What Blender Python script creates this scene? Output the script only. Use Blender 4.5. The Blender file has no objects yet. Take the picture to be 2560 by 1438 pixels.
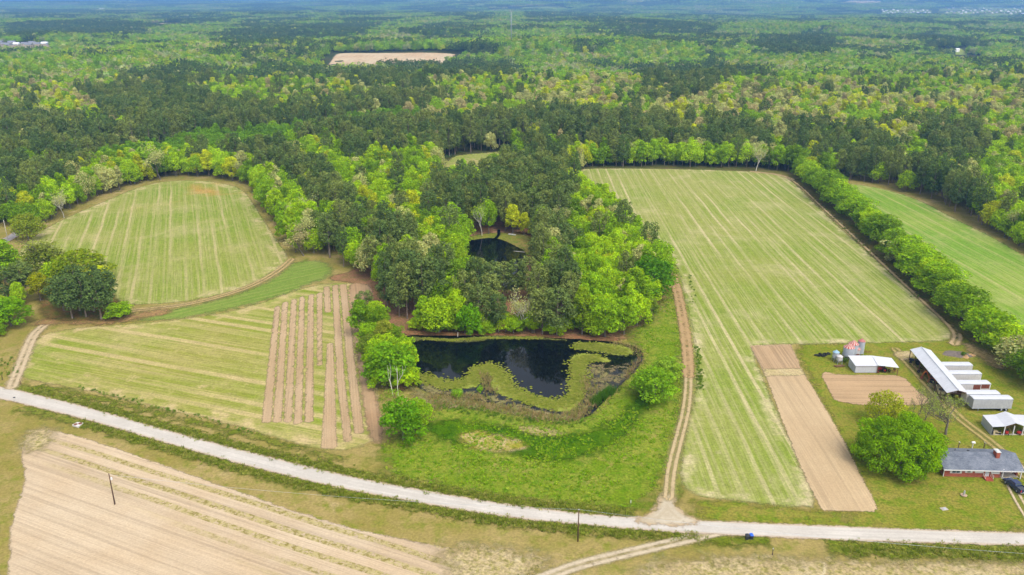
import bpy, math, random
import numpy as np
from mathutils import Vector, Matrix

# ------------------------------------------------------------------ camera, sky, sun, exposure
SC = bpy.context.scene
COL = SC.collection
CAM_H, FPX = 105.0, 1994.0
PITCH = math.atan((719 + 4) / FPX)
cam = bpy.data.cameras.new("camera"); camo = bpy.data.objects.new("camera", cam); COL.objects.link(camo)
cam.sensor_width = 36.0; cam.lens = FPX / 2560 * 36.0
cam.clip_start = 0.5; cam.clip_end = 60000
camo.location = (0, 0, CAM_H); camo.rotation_euler = (math.pi / 2 - PITCH, 0, 0)
SC.camera = camo

SUN_EL, SUN_AZ = math.radians(56), math.radians(150)      # azimuth clockwise from +Y (the view direction)
W = bpy.data.worlds.new("World"); SC.world = W; W.use_nodes = True
wn = W.node_tree; wn.nodes.clear()
sky = wn.nodes.new("ShaderNodeTexSky"); sky.sky_type = 'NISHITA'; sky.sun_disc = False
sky.sun_elevation = SUN_EL; sky.sun_rotation = SUN_AZ
sky.air_density = 1.0; sky.dust_density = 4.0; sky.ozone_density = 1.0; sky.altitude = 100
hs = wn.nodes.new("ShaderNodeHueSaturation"); hs.inputs['Saturation'].default_value = 0.4
bg = wn.nodes.new("ShaderNodeBackground"); bg.inputs['Strength'].default_value = 0.15
wo = wn.nodes.new("ShaderNodeOutputWorld")
wn.links.new(sky.outputs[0], hs.inputs['Color']); wn.links.new(hs.outputs[0], bg.inputs[0]); wn.links.new(bg.outputs[0], wo.inputs[0])
sl = bpy.data.lights.new("sun", 'SUN'); so = bpy.data.objects.new("sun", sl); COL.objects.link(so)
sl.energy = 1.0; sl.angle = math.radians(32); sl.color = (1.0, 0.94, 0.84)
sd_ = Vector((math.sin(SUN_AZ) * math.cos(SUN_EL), math.cos(SUN_AZ) * math.cos(SUN_EL), math.sin(SUN_EL)))
so.rotation_euler = sd_.to_track_quat('Z', 'Y').to_euler(); so.location = (0, 0, 400)
SC.view_settings.view_transform = 'Standard'; SC.view_settings.look = 'None'
SC.view_settings.exposure = 0.98; SC.view_settings.gamma = 1.0
SC.render.engine = 'CYCLES'
cy = SC.cycles
cy.max_bounces = 6; cy.diffuse_bounces = 4; cy.glossy_bounces = 2; cy.transmission_bounces = 3
cy.transparent_max_bounces = 12; cy.volume_bounces = 0; cy.use_denoising = True

# ------------------------------------------------------------------ small maths
def sstep(a, b, x): t = np.clip((x - a) / (b - a), 0, 1); return t * t * (3 - 2 * t)
def vnoise(x, y, seed=0):
    x = np.asarray(x, float); y = np.asarray(y, float)
    xi = np.floor(x).astype(np.int64); yi = np.floor(y).astype(np.int64); fx = x - xi; fy = y - yi
    def h(i, j):
        n = (i * 374761393 + j * 668265263 + seed * 2147483647 + 1013904223) & 0xFFFFFFFF
        n = ((n ^ (n >> 13)) * 1274126177) & 0xFFFFFFFF
        n = ((n ^ (n >> 15)) * 2246822519) & 0xFFFFFFFF
        return ((n ^ (n >> 16)) & 0xFFFFFF) / float(0xFFFFFF)
    u = fx * fx * (3 - 2 * fx); v = fy * fy * (3 - 2 * fy)
    a = h(xi, yi) * (1 - u) + h(xi + 1, yi) * u; b = h(xi, yi + 1) * (1 - u) + h(xi + 1, yi + 1) * u
    return a * (1 - v) + b * v
def fbm(x, y, seed=0, o=4):
    s = 0; a = .5; n = 0
    for i in range(o):
        s = s + a * vnoise(np.asarray(x) * 2 ** i, np.asarray(y) * 2 ** i, seed + i); n += a; a *= .5
    return s / n
def terrain(x, y):
    x = np.asarray(x, float); y = np.asarray(y, float)
    t = sstep(600, 1300, y); t2 = sstep(2200, 6000, y)
    h = t * 42 * (fbm(x / 520 + 3.1, y / 380 + 7.7, 5, 3) - .5)
    h = h + t2 * (70 * (fbm(x / 2600 + 1.3, y / 1700 + 2.2, 9, 3) - .5))
    h = h + sstep(6500, 11500, y) * (32 + 62 * sstep(-.42, .1, x / np.maximum(y, 1)))
    return h
def P(px, py, z=0.0):
    x = (px - 1280) / FPX; u = -(py - 719) / FPX
    dy = math.cos(PITCH) + u * math.sin(PITCH); dz = -math.sin(PITCH) + u * math.cos(PITCH)
    t = (z - CAM_H) / dz if dz < -1e-6 else 20000.0
    return (x * t, dy * t)
def PT(px, py, lift=0.0):                                              # meets the rolling ground
    x = (px - 1280) / FPX; u = -(py - 719) / FPX
    dy = math.cos(PITCH) + u * math.sin(PITCH); dz = -math.sin(PITCH) + u * math.cos(PITCH)
    t = 200 * 1.003 ** np.arange(1600)
    X = x * t; Y = dy * t; Z = CAM_H + dz * t
    k = int(np.argmax(Z <= terrain(X, Y) + lift)); return (float(X[k]), float(Y[k]), float(terrain(X[k], Y[k])))
def PP(pts, z=0.0): return np.array([P(a, b, z) for a, b in pts])
def chaikin(p, n=2, closed=True):
    p = np.asarray(p, float)
    for _ in range(n):
        q = np.roll(p, -1, 0) if closed else p[1:]
        b = p if closed else p[:-1]
        r = np.empty((len(b) * 2, 2)); r[0::2] = .75 * b + .25 * q; r[1::2] = .25 * b + .75 * q
        if not closed: r = np.vstack([p[:1], r, p[-1:]])
        p = r
    return p
def segdist(pts, a, b):
    d = b - a; L = np.maximum((d * d).sum(), 1e-12)
    t = np.clip(((pts - a) @ d) / L, 0, 1)
    return np.hypot(*(pts - a - t[:, None] * d).T)
def polysd(pts, poly):                                       # signed distance, inside > 0
    dm = np.full(len(pts), 1e9); ins = np.zeros(len(pts), bool); n = len(poly)
    for i in range(n):
        a, b = poly[i], poly[(i + 1) % n]
        dm = np.minimum(dm, segdist(pts, a, b))
        c = (a[1] > pts[:, 1]) != (b[1] > pts[:, 1])
        with np.errstate(divide='ignore', invalid='ignore'):
            xx = (b[0] - a[0]) * (pts[:, 1] - a[1]) / (b[1] - a[1]) + a[0]
        ins ^= c & (pts[:, 0] < xx)
    return np.where(ins, dm, -dm)
def linedist(pts, line):
    dm = np.full(len(pts), 1e9); sg = np.zeros(len(pts))
    for a, b in zip(line[:-1], line[1:]):
        d = segdist(pts, a, b); cr = (b[0] - a[0]) * (pts[:, 1] - a[1]) - (b[1] - a[1]) * (pts[:, 0] - a[0])
        m = d < dm; dm = np.where(m, d, dm); sg = np.where(m, np.sign(cr), sg)
    return dm, sg

# ------------------------------------------------------------------ meshes and tags
def mesh_np(name, v, faces, attrs=None, smooth=False):
    """faces: list of (k, array n x k)"""
    me = bpy.data.meshes.new(name); v = np.asarray(v, np.float32)
    me.vertices.add(len(v)); me.vertices.foreach_set("co", v.ravel())
    li = np.concatenate([f.ravel() for k, f in faces]).astype(np.int32)
    lt = np.concatenate([np.full(len(f), k) for k, f in faces]).astype(np.int32)
    ls = np.concatenate([[0], np.cumsum(lt)[:-1]]).astype(np.int32)
    me.loops.add(len(li)); me.loops.foreach_set("vertex_index", li)
    me.polygons.add(len(lt)); me.polygons.foreach_set("loop_start", ls)
    me.polygons.foreach_set("use_smooth", np.full(len(lt), smooth))
    me.update(calc_edges=True)
    for nm, a in (attrs or {}).items():
        a = np.asarray(a, np.float32)
        if a.ndim == 1:
            t = me.attributes.new(nm, 'FLOAT', 'POINT'); t.data.foreach_set("value", a)
        else:
            t = me.attributes.new(nm, 'FLOAT_COLOR', 'POINT')
            t.data.foreach_set("color", np.hstack([a, np.ones((len(a), 1), np.float32)]).ravel())
    return me
def link(name, me, mat=None, parent=None):
    o = bpy.data.objects.new(name, me); COL.objects.link(o)
    if mat is not None:
        me.materials.clear()
        for m in (mat if isinstance(mat, (list, tuple)) else [mat]): me.materials.append(m)
    if parent is not None: o.parent = parent
    return o
def tag(o, label=None, cat=None, group=None, kind=None):
    if label: o["label"] = label
    if cat: o["category"] = cat
    if group: o["group"] = group
    if kind: o["kind"] = kind
    return o
GZ = []
def gz(x, y):                                                # top of the ground sheets at a spot
    z = 0.0; p = np.array([[x, y]], float)
    for f, h, bb in GZ:
        if h > z and bb[0] < x < bb[2] and bb[1] < y < bb[3]:
            s = f(p); s = s[0] if isinstance(s, tuple) else s
            if s[0] > 0: z = h
    return z
def thing(name, label, cat, loc=(0, 0, 0), rz=0.0, group=None):
    if loc[2] == 0: loc = (loc[0], loc[1], gz(loc[0], loc[1]))
    o = bpy.data.objects.new(name, None); COL.objects.link(o); o.empty_display_size = .5
    o.location = loc; o.rotation_euler = (0, 0, rz); return tag(o, label, cat, group)

# ------------------------------------------------------------------ node helper
class NT:
    def __init__(s, name):
        s.m = bpy.data.materials.new(name); s.m.use_nodes = True; s.t = s.m.node_tree; s.t.nodes.clear()
        s.out = s.t.nodes.new("ShaderNodeOutputMaterial"); s._pos = None
    def n(s, typ, **kw):
        nd = s.t.nodes.new("ShaderNode" + typ)
        for k, v in kw.items(): setattr(nd, k, v)
        return nd
    def put(s, sock, v):
        if isinstance(v, bpy.types.NodeSocket): s.t.links.new(v, sock)
        elif isinstance(v, (tuple, list)) and len(v) == 3 and sock.type == 'RGBA': sock.default_value = (*v, 1)
        else: sock.default_value = v
    def pos(s):
        if s._pos is None: s._pos = s.n("NewGeometry").outputs['Position']
        return s._pos
    def attr(s, name, what='Fac', typ='GEOMETRY'):
        a = s.n("Attribute", attribute_name=name, attribute_type=typ); return a.outputs[what]
    def vec(s, sx=1, sy=1, sz=1, rot=0.0, off=(0, 0, 0), src=None):
        m = s.n("Mapping", vector_type='POINT'); r = s.n("VectorRotate", rotation_type='Z_AXIS')
        s.put(r.inputs['Vector'], src if src is not None else s.pos()); r.inputs['Angle'].default_value = rot
        s.put(m.inputs['Vector'], r.outputs[0]); m.inputs['Scale'].default_value = (sx, sy, sz); m.inputs['Location'].default_value = off
        return m.outputs[0]
    def noise(s, v=None, scale=1.0, det=3.0, rough=.55, dist=0.0):
        q = s.n("TexNoise"); s.put(q.inputs['Vector'], v if v is not None else s.pos())
        q.inputs['Scale'].default_value = scale; q.inputs['Detail'].default_value = det
        q.inputs['Roughness'].default_value = rough; q.inputs['Distortion'].default_value = dist
        return q.outputs['Fac']
    def math(s, op, a, b=0.0, c=0.0):
        q = s.n("Math", operation=op); s.put(q.inputs[0], a); s.put(q.inputs[1], b)
        if op in ('MULTIPLY_ADD', 'SMOOTH_MIN'): s.put(q.inputs[2], c)
        return q.outputs[0]
    def rng(s, v, a, b, c=0.0, d=1.0):
        q = s.n("MapRange", interpolation_type='SMOOTHSTEP'); s.put(q.inputs[0], v)
        for i, x in enumerate((a, b, c, d)): s.put(q.inputs[i + 1], x)
        return q.outputs[0]
    def mix(s, f, a, b, mode='MIX'):
        q = s.n("Mix", data_type='RGBA', blend_type=mode); s.put(q.inputs[0], f); s.put(q.inputs[6], a); s.put(q.inputs[7], b)
        return q.outputs[2]
    def sep(s, v, i):
        q = s.n("SeparateXYZ"); s.put(q.inputs[0], v); return q.outputs[i]
    def bump(s, h, dist=.1, st=1.0):
        b = s.n("Bump"); b.inputs['Strength'].default_value = st; b.inputs['Distance'].default_value = dist
        s.put(b.inputs['Height'], h); return b.outputs[0]
    def bsdf(s, col, rough=.9, spec=.2, nrm=None, metal=0.0):
        p = s.n("BsdfPrincipled"); s.put(p.inputs['Base Color'], col); s.put(p.inputs['Roughness'], rough)
        p.inputs['Specular IOR Level'].default_value = spec; p.inputs['Metallic'].default_value = metal
        if nrm is not None: s.put(p.inputs['Normal'], nrm)
        return p.outputs[0]
    def alpha(s, sh, a):
        t = s.n("BsdfTransparent"); x = s.n("MixShader"); s.put(x.inputs[0], a)
        s.t.links.new(t.outputs[0], x.inputs[1]); s.t.links.new(sh, x.inputs[2]); return x.outputs[0]
    def done(s, sh):
        s.t.links.new(sh, s.out.inputs['Surface']); return s.m
KEXP = 0.60
def lin(r, g, b, k=None):
    k = KEXP if k is None else k
    f = lambda c: ((c / 255 / 12.92) if c / 255 <= .04045 else ((c / 255 + .055) / 1.055) ** 2.4)
    return (f(r) * k, f(g) * k, f(b) * k)
# ------------------------------------------------------------------ ground materials
def row_angle(a, b):                                         # rotation that brings the row a->b onto +Y
    (x0, y0), (x1, y1) = P(*a), P(*b)
    return math.pi / 2 - math.atan2(y1 - y0, x1 - x0)
def edge_alpha(n, w, amp, sc=.35, amp2=None):
    s = n.attr("sd")
    q = n.noise(scale=sc, det=4, rough=.65)
    s = n.math('ADD', s, n.math('MULTIPLY', n.math('SUBTRACT', q, .5), amp * 2))
    if amp2:
        q2 = n.noise(scale=2.6, det=2); s = n.math('ADD', s, n.math('MULTIPLY', n.math('SUBTRACT', q2, .5), amp2 * 2))
    return n.rng(s, -w, w)
def stripes(n, ang, period, width, seed=0.0, wob=.12, along=.008, soft=.18):
    v = n.vec(rot=ang); x = n.sep(v, 0); y = n.sep(v, 1)
    w = n.noise(n.vec(.03, .03, 1, off=(seed, seed, 0)), det=1)
    u = n.math('ADD', n.math('DIVIDE', x, period), n.math('MULTIPLY', n.math('SUBTRACT', w, .5), wob * 2))
    u = n.math('ADD', u, seed)
    f = n.math('ABSOLUTE', n.math('SUBTRACT', n.math('FRACT', u), .5))
    m = n.rng(f, width, width + soft, 1, 0)
    c = n.n("CombineXYZ"); n.put(c.inputs[0], n.math('MULTIPLY', n.math('FLOOR', u), 3.7)); n.put(c.inputs[1], n.math('MULTIPLY', y, along))
    c.inputs[2].default_value = seed
    br = n.noise(scale=1.3, det=3, rough=.8)
    return n.math('MULTIPLY', n.math('MULTIPLY', m, n.rng(n.noise(c.outputs[0], 1.0, 3, .6), .30, .66)), n.rng(br, .30, .52, .35, 1.0))
def rows(n, ang, su, sv, det=3, off=0.0, rough=.6):
    v = n.vec(su, sv, 1, off=(off, off, 0), src=n.vec(rot=ang)); return n.noise(v, 1.0, det, rough)

def grass_mat(name, c1, c2, c3, dirt, w=.6, amp=1.2, dirt_at=(.56, .72), sc=.05, sheet=True, bump=.12):
    n = NT(name)
    a = n.noise(scale=sc, det=6, rough=.62); b = n.noise(scale=sc * 7, det=5, rough=.68); c = n.noise(scale=1.7, det=4, rough=.7)
    d = n.noise(scale=sc * 1.9, det=6, rough=.7, dist=.6)
    col = n.mix(n.rng(a, .36, .64), c1, c2)
    col = n.mix(n.rng(b, .42, .66), col, c3)
    col = n.mix(n.rng(d, *dirt_at), col, dirt)
    f = n.rng(c, .25, .8, .58, 1.38); col = n.mix(1.0, col, f, 'MULTIPLY')
    sh = n.bsdf(col, 1.0, .0, n.bump(n.math('ADD', c, b), bump))
    return n.done(n.alpha(sh, edge_alpha(n, w, amp, .3, .5)) if sheet else sh)

def crop_mat(name, green, green2, straw, ang, period, width, str_amt=.8, fine=1.1, w=.8, amp=1.3, red=None, bare=(.60, .80), head=5.0, soft=.18):
    """young crop drilled in rows with pale straw left between the passes"""
    n = NT(name)
    a = n.noise(scale=.016, det=5, rough=.6); b = n.noise(scale=.11, det=5, rough=.7)
    col = n.mix(n.rng(a, .36, .66), green, green2)
    r1 = rows(n, ang, fine * 1.5, .014, 3); r2 = rows(n, ang, fine * .55, .006, 2, 7.3); r3 = rows(n, ang, fine * 3.1, .12, 2, 3.3)
    st = n.math('MULTIPLY', stripes(n, ang, period, width, .13, soft=soft), str_amt)
    st = n.math('MAXIMUM', st, n.math('MULTIPLY', stripes(n, ang, period * .5, .05, .41, soft=.16), str_amt * .45))
    st2 = n.math('MULTIPLY', n.rng(r2, .52, .74), n.rng(b, .3, .7, .15, .6))
    st = n.math('MAXIMUM', st, st2)
    st = n.math('MAXIMUM', st, n.math('MULTIPLY', n.rng(r1, .48, .74), n.rng(a, .3, .7, .3, .75)))
    st = n.math('MAXIMUM', st, n.math('MULTIPLY', n.rng(n.attr("sd"), head, head * .3), n.rng(b, .42, .66)))   # straw-strewn headland
    st = n.math('MAXIMUM', st, n.math('MULTIPLY', n.rng(b, *bare), .8))
    col = n.mix(st, col, straw)
    if red is not None:
        col = n.mix(n.math('MULTIPLY', n.rng(n.noise(scale=.022, det=4, dist=.5), .48, .62), n.rng(n.sep(n.pos(), 1), red[1], red[2])), col, red[0])
    g = n.noise(scale=1.6, det=4, rough=.72)
    g2 = n.noise(scale=.42, det=4, rough=.75)
    col = n.mix(n.math('MULTIPLY', n.rng(n.noise(scale=.035, det=6, rough=.7, dist=.4), .50, .68), .32), col, straw)
    f = n.math('MULTIPLY', n.math('MULTIPLY', n.rng(g, .25, .8, .74, 1.22), n.rng(g2, .3, .7, .90, 1.09)), n.rng(r3, .3, .7, .88, 1.10)); col = n.mix(1.0, col, f, 'MULTIPLY')
    sh = n.bsdf(col, 1.0, .0, n.bump(n.math('ADD', g, r1), .08))
    return n.done(n.alpha(sh, edge_alpha(n, w, amp, .3, .4)))

def soil_mat(name, c1, c2, ang, furrow=.9, weed=None, w=.35, amp=.8, dark=.82, weed_p=(6.0, .12), wmask=None, grain=1.0):
    n = NT(name)
    a = n.noise(scale=.03, det=5, rough=.6); g = n.noise(scale=2.2, det=4, rough=.75)
    r = rows(n, ang, 1 / furrow, .01, 2); r2 = rows(n, ang, 4 / furrow, .03, 2, 4.4); r3 = rows(n, ang, .28 / furrow, .008, 2, 9.1)
    col = n.mix(n.rng(a, .33, .67), c1, c2)
    f = n.math('MULTIPLY', n.rng(r, .36, .54, dark, 1.04), n.rng(r2, .35, .65, .93, 1.05))
    f = n.math('MULTIPLY', f, n.math('MULTIPLY', n.rng(r3, .3, .7, .975, 1.03), n.rng(g, .25, .8, 1 - .13 * grain, 1 + .12 * grain)))
    col = n.mix(1.0, col, f, 'MULTIPLY')
    if weed is not None:
        m = n.rng(stripes(n, ang, weed_p[0], weed_p[1], .4, .25, .012, .13), .08, .5)
        sp = n.noise(scale=1.1, det=3, rough=.8); m = n.math('MULTIPLY', m, n.rng(sp, .38, .50))
        if wmask is not None: m = n.math('MULTIPLY', m, n.rng(n.math('ADD', n.math('ADD', n.sep(n.pos(), 0), n.math('MULTIPLY_ADD', n.sep(n.pos(), 1), 1.6, -224.0)), n.math('MULTIPLY', n.noise(scale=.04), 16)), wmask[0], wmask[1]))
        col = n.mix(m, col, n.mix(n.rng(n.noise(scale=.8, det=3, rough=.8), .42, .62), weed[0], weed[1]))
    sh = n.bsdf(col, 1.0, .0, n.bump(n.math('ADD', n.math('MULTIPLY', r, 1.5), g), .14))
    return n.done(n.alpha(sh, edge_alpha(n, w, amp, .45, .35)))

def gravel_mat(name, c1, c2, w=.25, amp=.5, ruts=None):
    n = NT(name)
    a = n.noise(scale=.12, det=5, rough=.65); g = n.noise(scale=3.2, det=4, rough=.8)
    s = n.attr("sd"); cb = n.n("CombineXYZ"); n.put(cb.inputs[0], n.math('MULTIPLY', s, 1.5)); n.put(cb.inputs[1], n.math('MULTIPLY', n.sep(n.pos(), 0), .02))
    lanes = n.noise(cb.outputs[0], 1.0, 2)
    col = n.mix(n.rng(n.math('ADD', n.math('MULTIPLY', a, .5), n.math('MULTIPLY', lanes, .5)), .36, .58), c1, c2)
    col = n.mix(n.rng(s, .9, .1), col, n.mix(.5, c2, lin(215, 180, 130)))
    col = n.mix(1.0, col, n.rng(g, .25, .8, .86, 1.12), 'MULTIPLY')
    return n.done(n.alpha(n.bsdf(col, .9, .2, n.bump(g, .05)), edge_alpha(n, w, amp, .5, .35)))

def track_mat(name, rut, mid, half, gauge=.85, w=.4, amp=.7, rutw=.45, cover=.9):
    """two wheel ruts with worn grass between; u = signed offset from the centre line"""
    n = NT(name)
    u = n.math('ABSOLUTE', n.attr("u"))
    q = n.noise(scale=.35, det=4, rough=.7); g = n.noise(scale=2.4, det=4, rough=.8)
    du = n.math('ABSOLUTE', n.math('SUBTRACT', n.math('ADD', u, n.math('MULTIPLY', n.math('SUBTRACT', q, .5), .5)), gauge))
    rm = n.rng(du, rutw * 1.5, rutw * .35)
    col = n.mix(rm, mid, rut); col = n.mix(1.0, col, n.rng(g, .25, .8, .84, 1.14), 'MULTIPLY')
    qq = n.noise(scale=.8, det=4, rough=.75)
    al = n.math('MAXIMUM', n.math('MULTIPLY', edge_alpha(n, w, amp, .3, .5), n.rng(q, .30, .60, cover * .35, cover)), n.math('MULTIPLY', n.math('MULTIPLY', rm, n.rng(n.attr("sd"), -.3, .5)), n.rng(qq, .30, .50, .45, 1.0)))
    return n.done(n.alpha(n.bsdf(col, 1.0, .0, n.bump(g, .06)), al))

# ------------------------------------------------------------------ sheets laid on the flat farmland
ZL = [0.0]
def sheet_pts(name, sdf, bb, mat, res, feather, z=None, kind='structure', uf=None):
    if z is None:
        ZL[0] += .004; z = ZL[0]; GZ.append((sdf, z, bb))
    x0, y0, x1, y1 = bb; m = feather + res
    nx = max(2, int((x1 - x0 + 2 * m) / res) + 1); ny = max(2, int((y1 - y0 + 2 * m) / res) + 1)
    X, Y = np.meshgrid(np.linspace(x0 - m, x1 + m, nx), np.linspace(y0 - m, y1 + m, ny))
    p = np.stack([X.ravel(), Y.ravel()], 1); s = sdf(p)
    s, u = s if isinstance(s, tuple) else (s, np.zeros(len(p)))
    idx = np.arange(nx * ny).reshape(ny, nx)
    q = np.stack([idx[:-1, :-1], idx[:-1, 1:], idx[1:, 1:], idx[1:, :-1]], -1).reshape(-1, 4)
    q = q[s[q].max(1) > -feather]
    used = np.unique(q); rem = np.full(nx * ny, -1); rem[used] = np.arange(len(used)); q = rem[q]
    pz = terrain(p[used, 0], p[used, 1]) + z
    me = mesh_np(name, np.column_stack([p[used], pz]), [(4, q)], dict(sd=s[used], u=u[used]))
    o = link(name, me, mat); return tag(o, kind=kind)
def sheet(name, px, mat, res=2.0, feather=2.5, smooth=2, z=None, world=False, kind='structure'):
    poly = np.asarray(px, float) if world else PP(px)
    if smooth: poly = chaikin(poly, smooth)
    bb = (*poly.min(0), *poly.max(0))
    return sheet_pts(name, lambda p: polysd(p, poly), bb, mat, res, feather, z, kind)
def strip(name, px, half, mat, res=.9, feather=1.2, z=None, world=False, kind='structure'):
    ln = np.asarray(px, float) if world else PP(px)
    ln = chaikin(ln, 3, False); hw = half
    def f(p):
        d, s = linedist(p, ln); return (hw - d, d * s)
    bb = (ln[:, 0].min() - hw, ln[:, 1].min() - hw, ln[:, 0].max() + hw, ln[:, 1].max() + hw)
    return sheet_pts(name, f, bb, mat, res, feather, z, kind)

# base ground: one sheet to the horizon
def axis(lim, d0, g):
    a = [0.0]; d = d0
    while a[-1] < lim: a.append(a[-1] + d); d *= g
    return np.array(a)
ax = axis(15000, 22, 1.035); xs = np.concatenate([-ax[:0:-1], ax])
ys = np.concatenate([-axis(400, 60, 1.2)[:0:-1], axis(19500, 22, 1.022)])
X, Y = np.meshgrid(xs, ys); gi = np.arange(X.size).reshape(X.shape)
gq = np.stack([gi[:-1, :-1], gi[:-1, 1:], gi[1:, 1:], gi[1:, :-1]], -1).reshape(-1, 4)
n = NT("ground_cover")
yy = n.sep(n.pos(), 1)
a = n.noise(scale=.045, det=6, rough=.65); b = n.noise(scale=.3, det=5, rough=.7); c = n.noise(scale=1.6, det=4, rough=.75)
gcol = n.mix(n.rng(a, .36, .64), lin(164, 150, 78), lin(184, 164, 104)); gcol = n.mix(n.rng(b, .45, .68), gcol, lin(144, 148, 56))
gcol = n.mix(n.rng(n.noise(scale=.09, det=5, rough=.7, dist=.5), .58, .74), gcol, lin(200, 176, 128))
fcol = n.mix(n.rng(a, .35, .65), lin(70, 84, 38), lin(92, 84, 50)); fcol = n.mix(n.rng(b, .45, .7), fcol, lin(66, 96, 34))
gcol = n.mix(n.rng(yy, 470, 540), gcol, fcol)
gcol = n.mix(1.0, gcol, n.rng(c, .25, .8, .72, 1.25), 'MULTIPLY')
M_GROUND = n.done(n.bsdf(gcol, 1.0, .0, n.bump(n.math('ADD', b, c), .12)))
tag(link("ground", mesh_np("ground", np.column_stack([X.ravel(), Y.ravel(), terrain(X, Y).ravel()]), [(4, gq)], smooth=True), M_GROUND), kind='structure')

# ---- traced outlines (photograph pixels, laid on the ground plane)
LEFT_FIELD = [(40, 630), (100, 578), (180, 538), (260, 505), (330, 474), (395, 455), (480, 450), (560, 458), (610, 475), (640, 520), (668, 566), (700, 612), (722, 645), (712, 662), (680, 685), (630, 712), (560, 735), (470, 753), (390, 760), (310, 762), (230, 740), (140, 710), (60, 680)]
BAND = [(735, 652), (822, 652), (832, 690), (770, 712), (700, 742), (600, 768), (480, 792), (400, 802), (335, 800), (335, 790), (480, 766), (600, 736), (690, 695)]
LOW_FIELD = [(95, 838), (180, 822), (300, 812), (460, 800), (600, 775), (690, 745), (780, 714), (860, 706), (930, 718), (900, 800), (905, 880), (940, 960), (955, 1040), (950, 1095), (890, 1125), (800, 1130), (640, 1078), (500, 1042), (350, 1008), (200, 972), (70, 950), (40, 935), (60, 890)]
RIGHT_FIELD = [(1440, 424), (1500, 421), (1700, 423), (1900, 430), (1960, 438), (1990, 462), (2060, 533), (2150, 615), (2250, 702), (2330, 770), (2395, 838), (2385, 852), (2150, 858), (1985, 860), (1872, 862), (1900, 930), (1950, 1050), (2000, 1160), (2050, 1265), (1990, 1268), (1880, 1255), (1720, 1240), (1700, 1190), (1712, 1090), (1745, 960), (1738, 860), (1718, 760), (1700, 680), (1660, 610), (1560, 540), (1440, 470)]
FAR_FIELD = [(2105, 456), (2200, 470), (2300, 500), (2400, 555), (2480, 592), (2560, 640), (2700, 720), (2800, 960), (2640, 930), (2560, 840), (2440, 745), (2300, 640), (2200, 565), (2130, 500)]
TILL_A = [(1875, 864), (1977, 862), (2004, 925), (2060, 1016), (2105, 1095), (2150, 1185), (2198, 1280), (2055, 1277), (2035, 1240), (1995, 1150), (1955, 1050), (1918, 950)]
TILL_B = [(2050, 932), (2066, 930), (2090, 938), (2200, 938), (2258, 940), (2285, 972), (2335, 1008), (2300, 1014), (2090, 1012), (2072, 976)]
BIG_TILL = [(75, 1078), (130, 1076), (210, 1096), (340, 1140), (470, 1186), (600, 1232), (760, 1288), (900, 1328), (1020, 1352), (1150, 1376), (1250, 1396), (1180, 1425), (1220, 1500), (900, 1620), (-60, 1560), (10, 1480), (28, 1400), (24, 1330), (45, 1260), (68, 1190), (50, 1140)]
MEADOW = [(955, 1110), (1050, 1060), (1090, 1010), (1200, 1010), (1330, 1050), (1460, 1050), (1560, 960), (1612, 880), (1560, 830), (1640, 790), (1690, 700), (1705, 800), (1712, 920), (1705, 1040), (1680, 1150), (1640, 1230), (1600, 1278), (1400, 1268), (1200, 1242), (1080, 1222), (960, 1190)]
LITTER = [(820, 690), (870, 684), (940, 640), (1000, 560), (1100, 470), (1300, 420), (1440, 440), (1520, 540), (1600, 620), (1655, 700), (1650, 780), (1600, 838), (1560, 852), (1300, 848), (1100, 842), (1020, 842), (1035, 900), (1040, 960), (1000, 985), (960, 960), (930, 900), (890, 840), (900, 770), (930, 728), (880, 706), (830, 702)]
POND = [(1008, 838), (1080, 841), (1200, 840), (1400, 847), (1500, 853), (1560, 860), (1598, 872), (1612, 890), (1600, 915), (1572, 945), (1540, 975), (1505, 1008), (1480, 1040), (1440, 1048), (1380, 1038), (1300, 1022), (1200, 1003), (1100, 988), (1045, 975), (1035, 940), (1030, 900), (1020, 860)]
FAR_POND = [(1165, 604), (1195, 599), (1235, 595), (1262, 603), (1290, 617), (1316, 630), (1318, 660), (1300, 715), (1250, 728), (1190, 715), (1165, 650)]
MID_POND = [(1232, 736), (1285, 736), (1300, 760), (1292, 790), (1262, 800), (1240, 785)]

z_grass = grass_mat("yard_grass", lin(146, 150, 50), lin(164, 154, 72), lin(126, 148, 38), lin(190, 166, 112), w=2, amp=4, dirt_at=(.60, .78))
sheet("farmyard_grass", [(1700, 1285), (1740, 1240), (2055, 1280), (2198, 1282), (2100, 1090), (1990, 880), (2000, 858), (2400, 848), (2440, 820), (2600, 940), (2700, 1100), (2640, 1335), (2300, 1330), (1900, 1318)], z_grass, 4, 6)
sheet("lane_verge", [(1700, 660), (1745, 760), (1770, 900), (1745, 1000), (1715, 1110), (1705, 1240), (1650, 1275), (1690, 1080), (1712, 900), (1700, 760), (1680, 680)], grass_mat("lane_grass", lin(150, 158, 60), lin(180, 172, 100), lin(128, 152, 48), lin(198, 176, 124), w=1.2, amp=2), 2.5, 3)
sheet("forest_floor", LITTER, grass_mat("needle_litter", lin(184, 136, 104), lin(166, 126, 92), lin(144, 128, 76), lin(196, 152, 120), w=1, amp=1.5, bump=.2), 2.5, 3)
sheet("meadow", MEADOW, grass_mat("meadow_grass", lin(128, 154, 34), lin(162, 168, 66), lin(108, 144, 24), lin(182, 164, 96), w=4, amp=7.0, dirt_at=(.55, .72), sc=.065, bump=.16), 2.5, 11)
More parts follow.
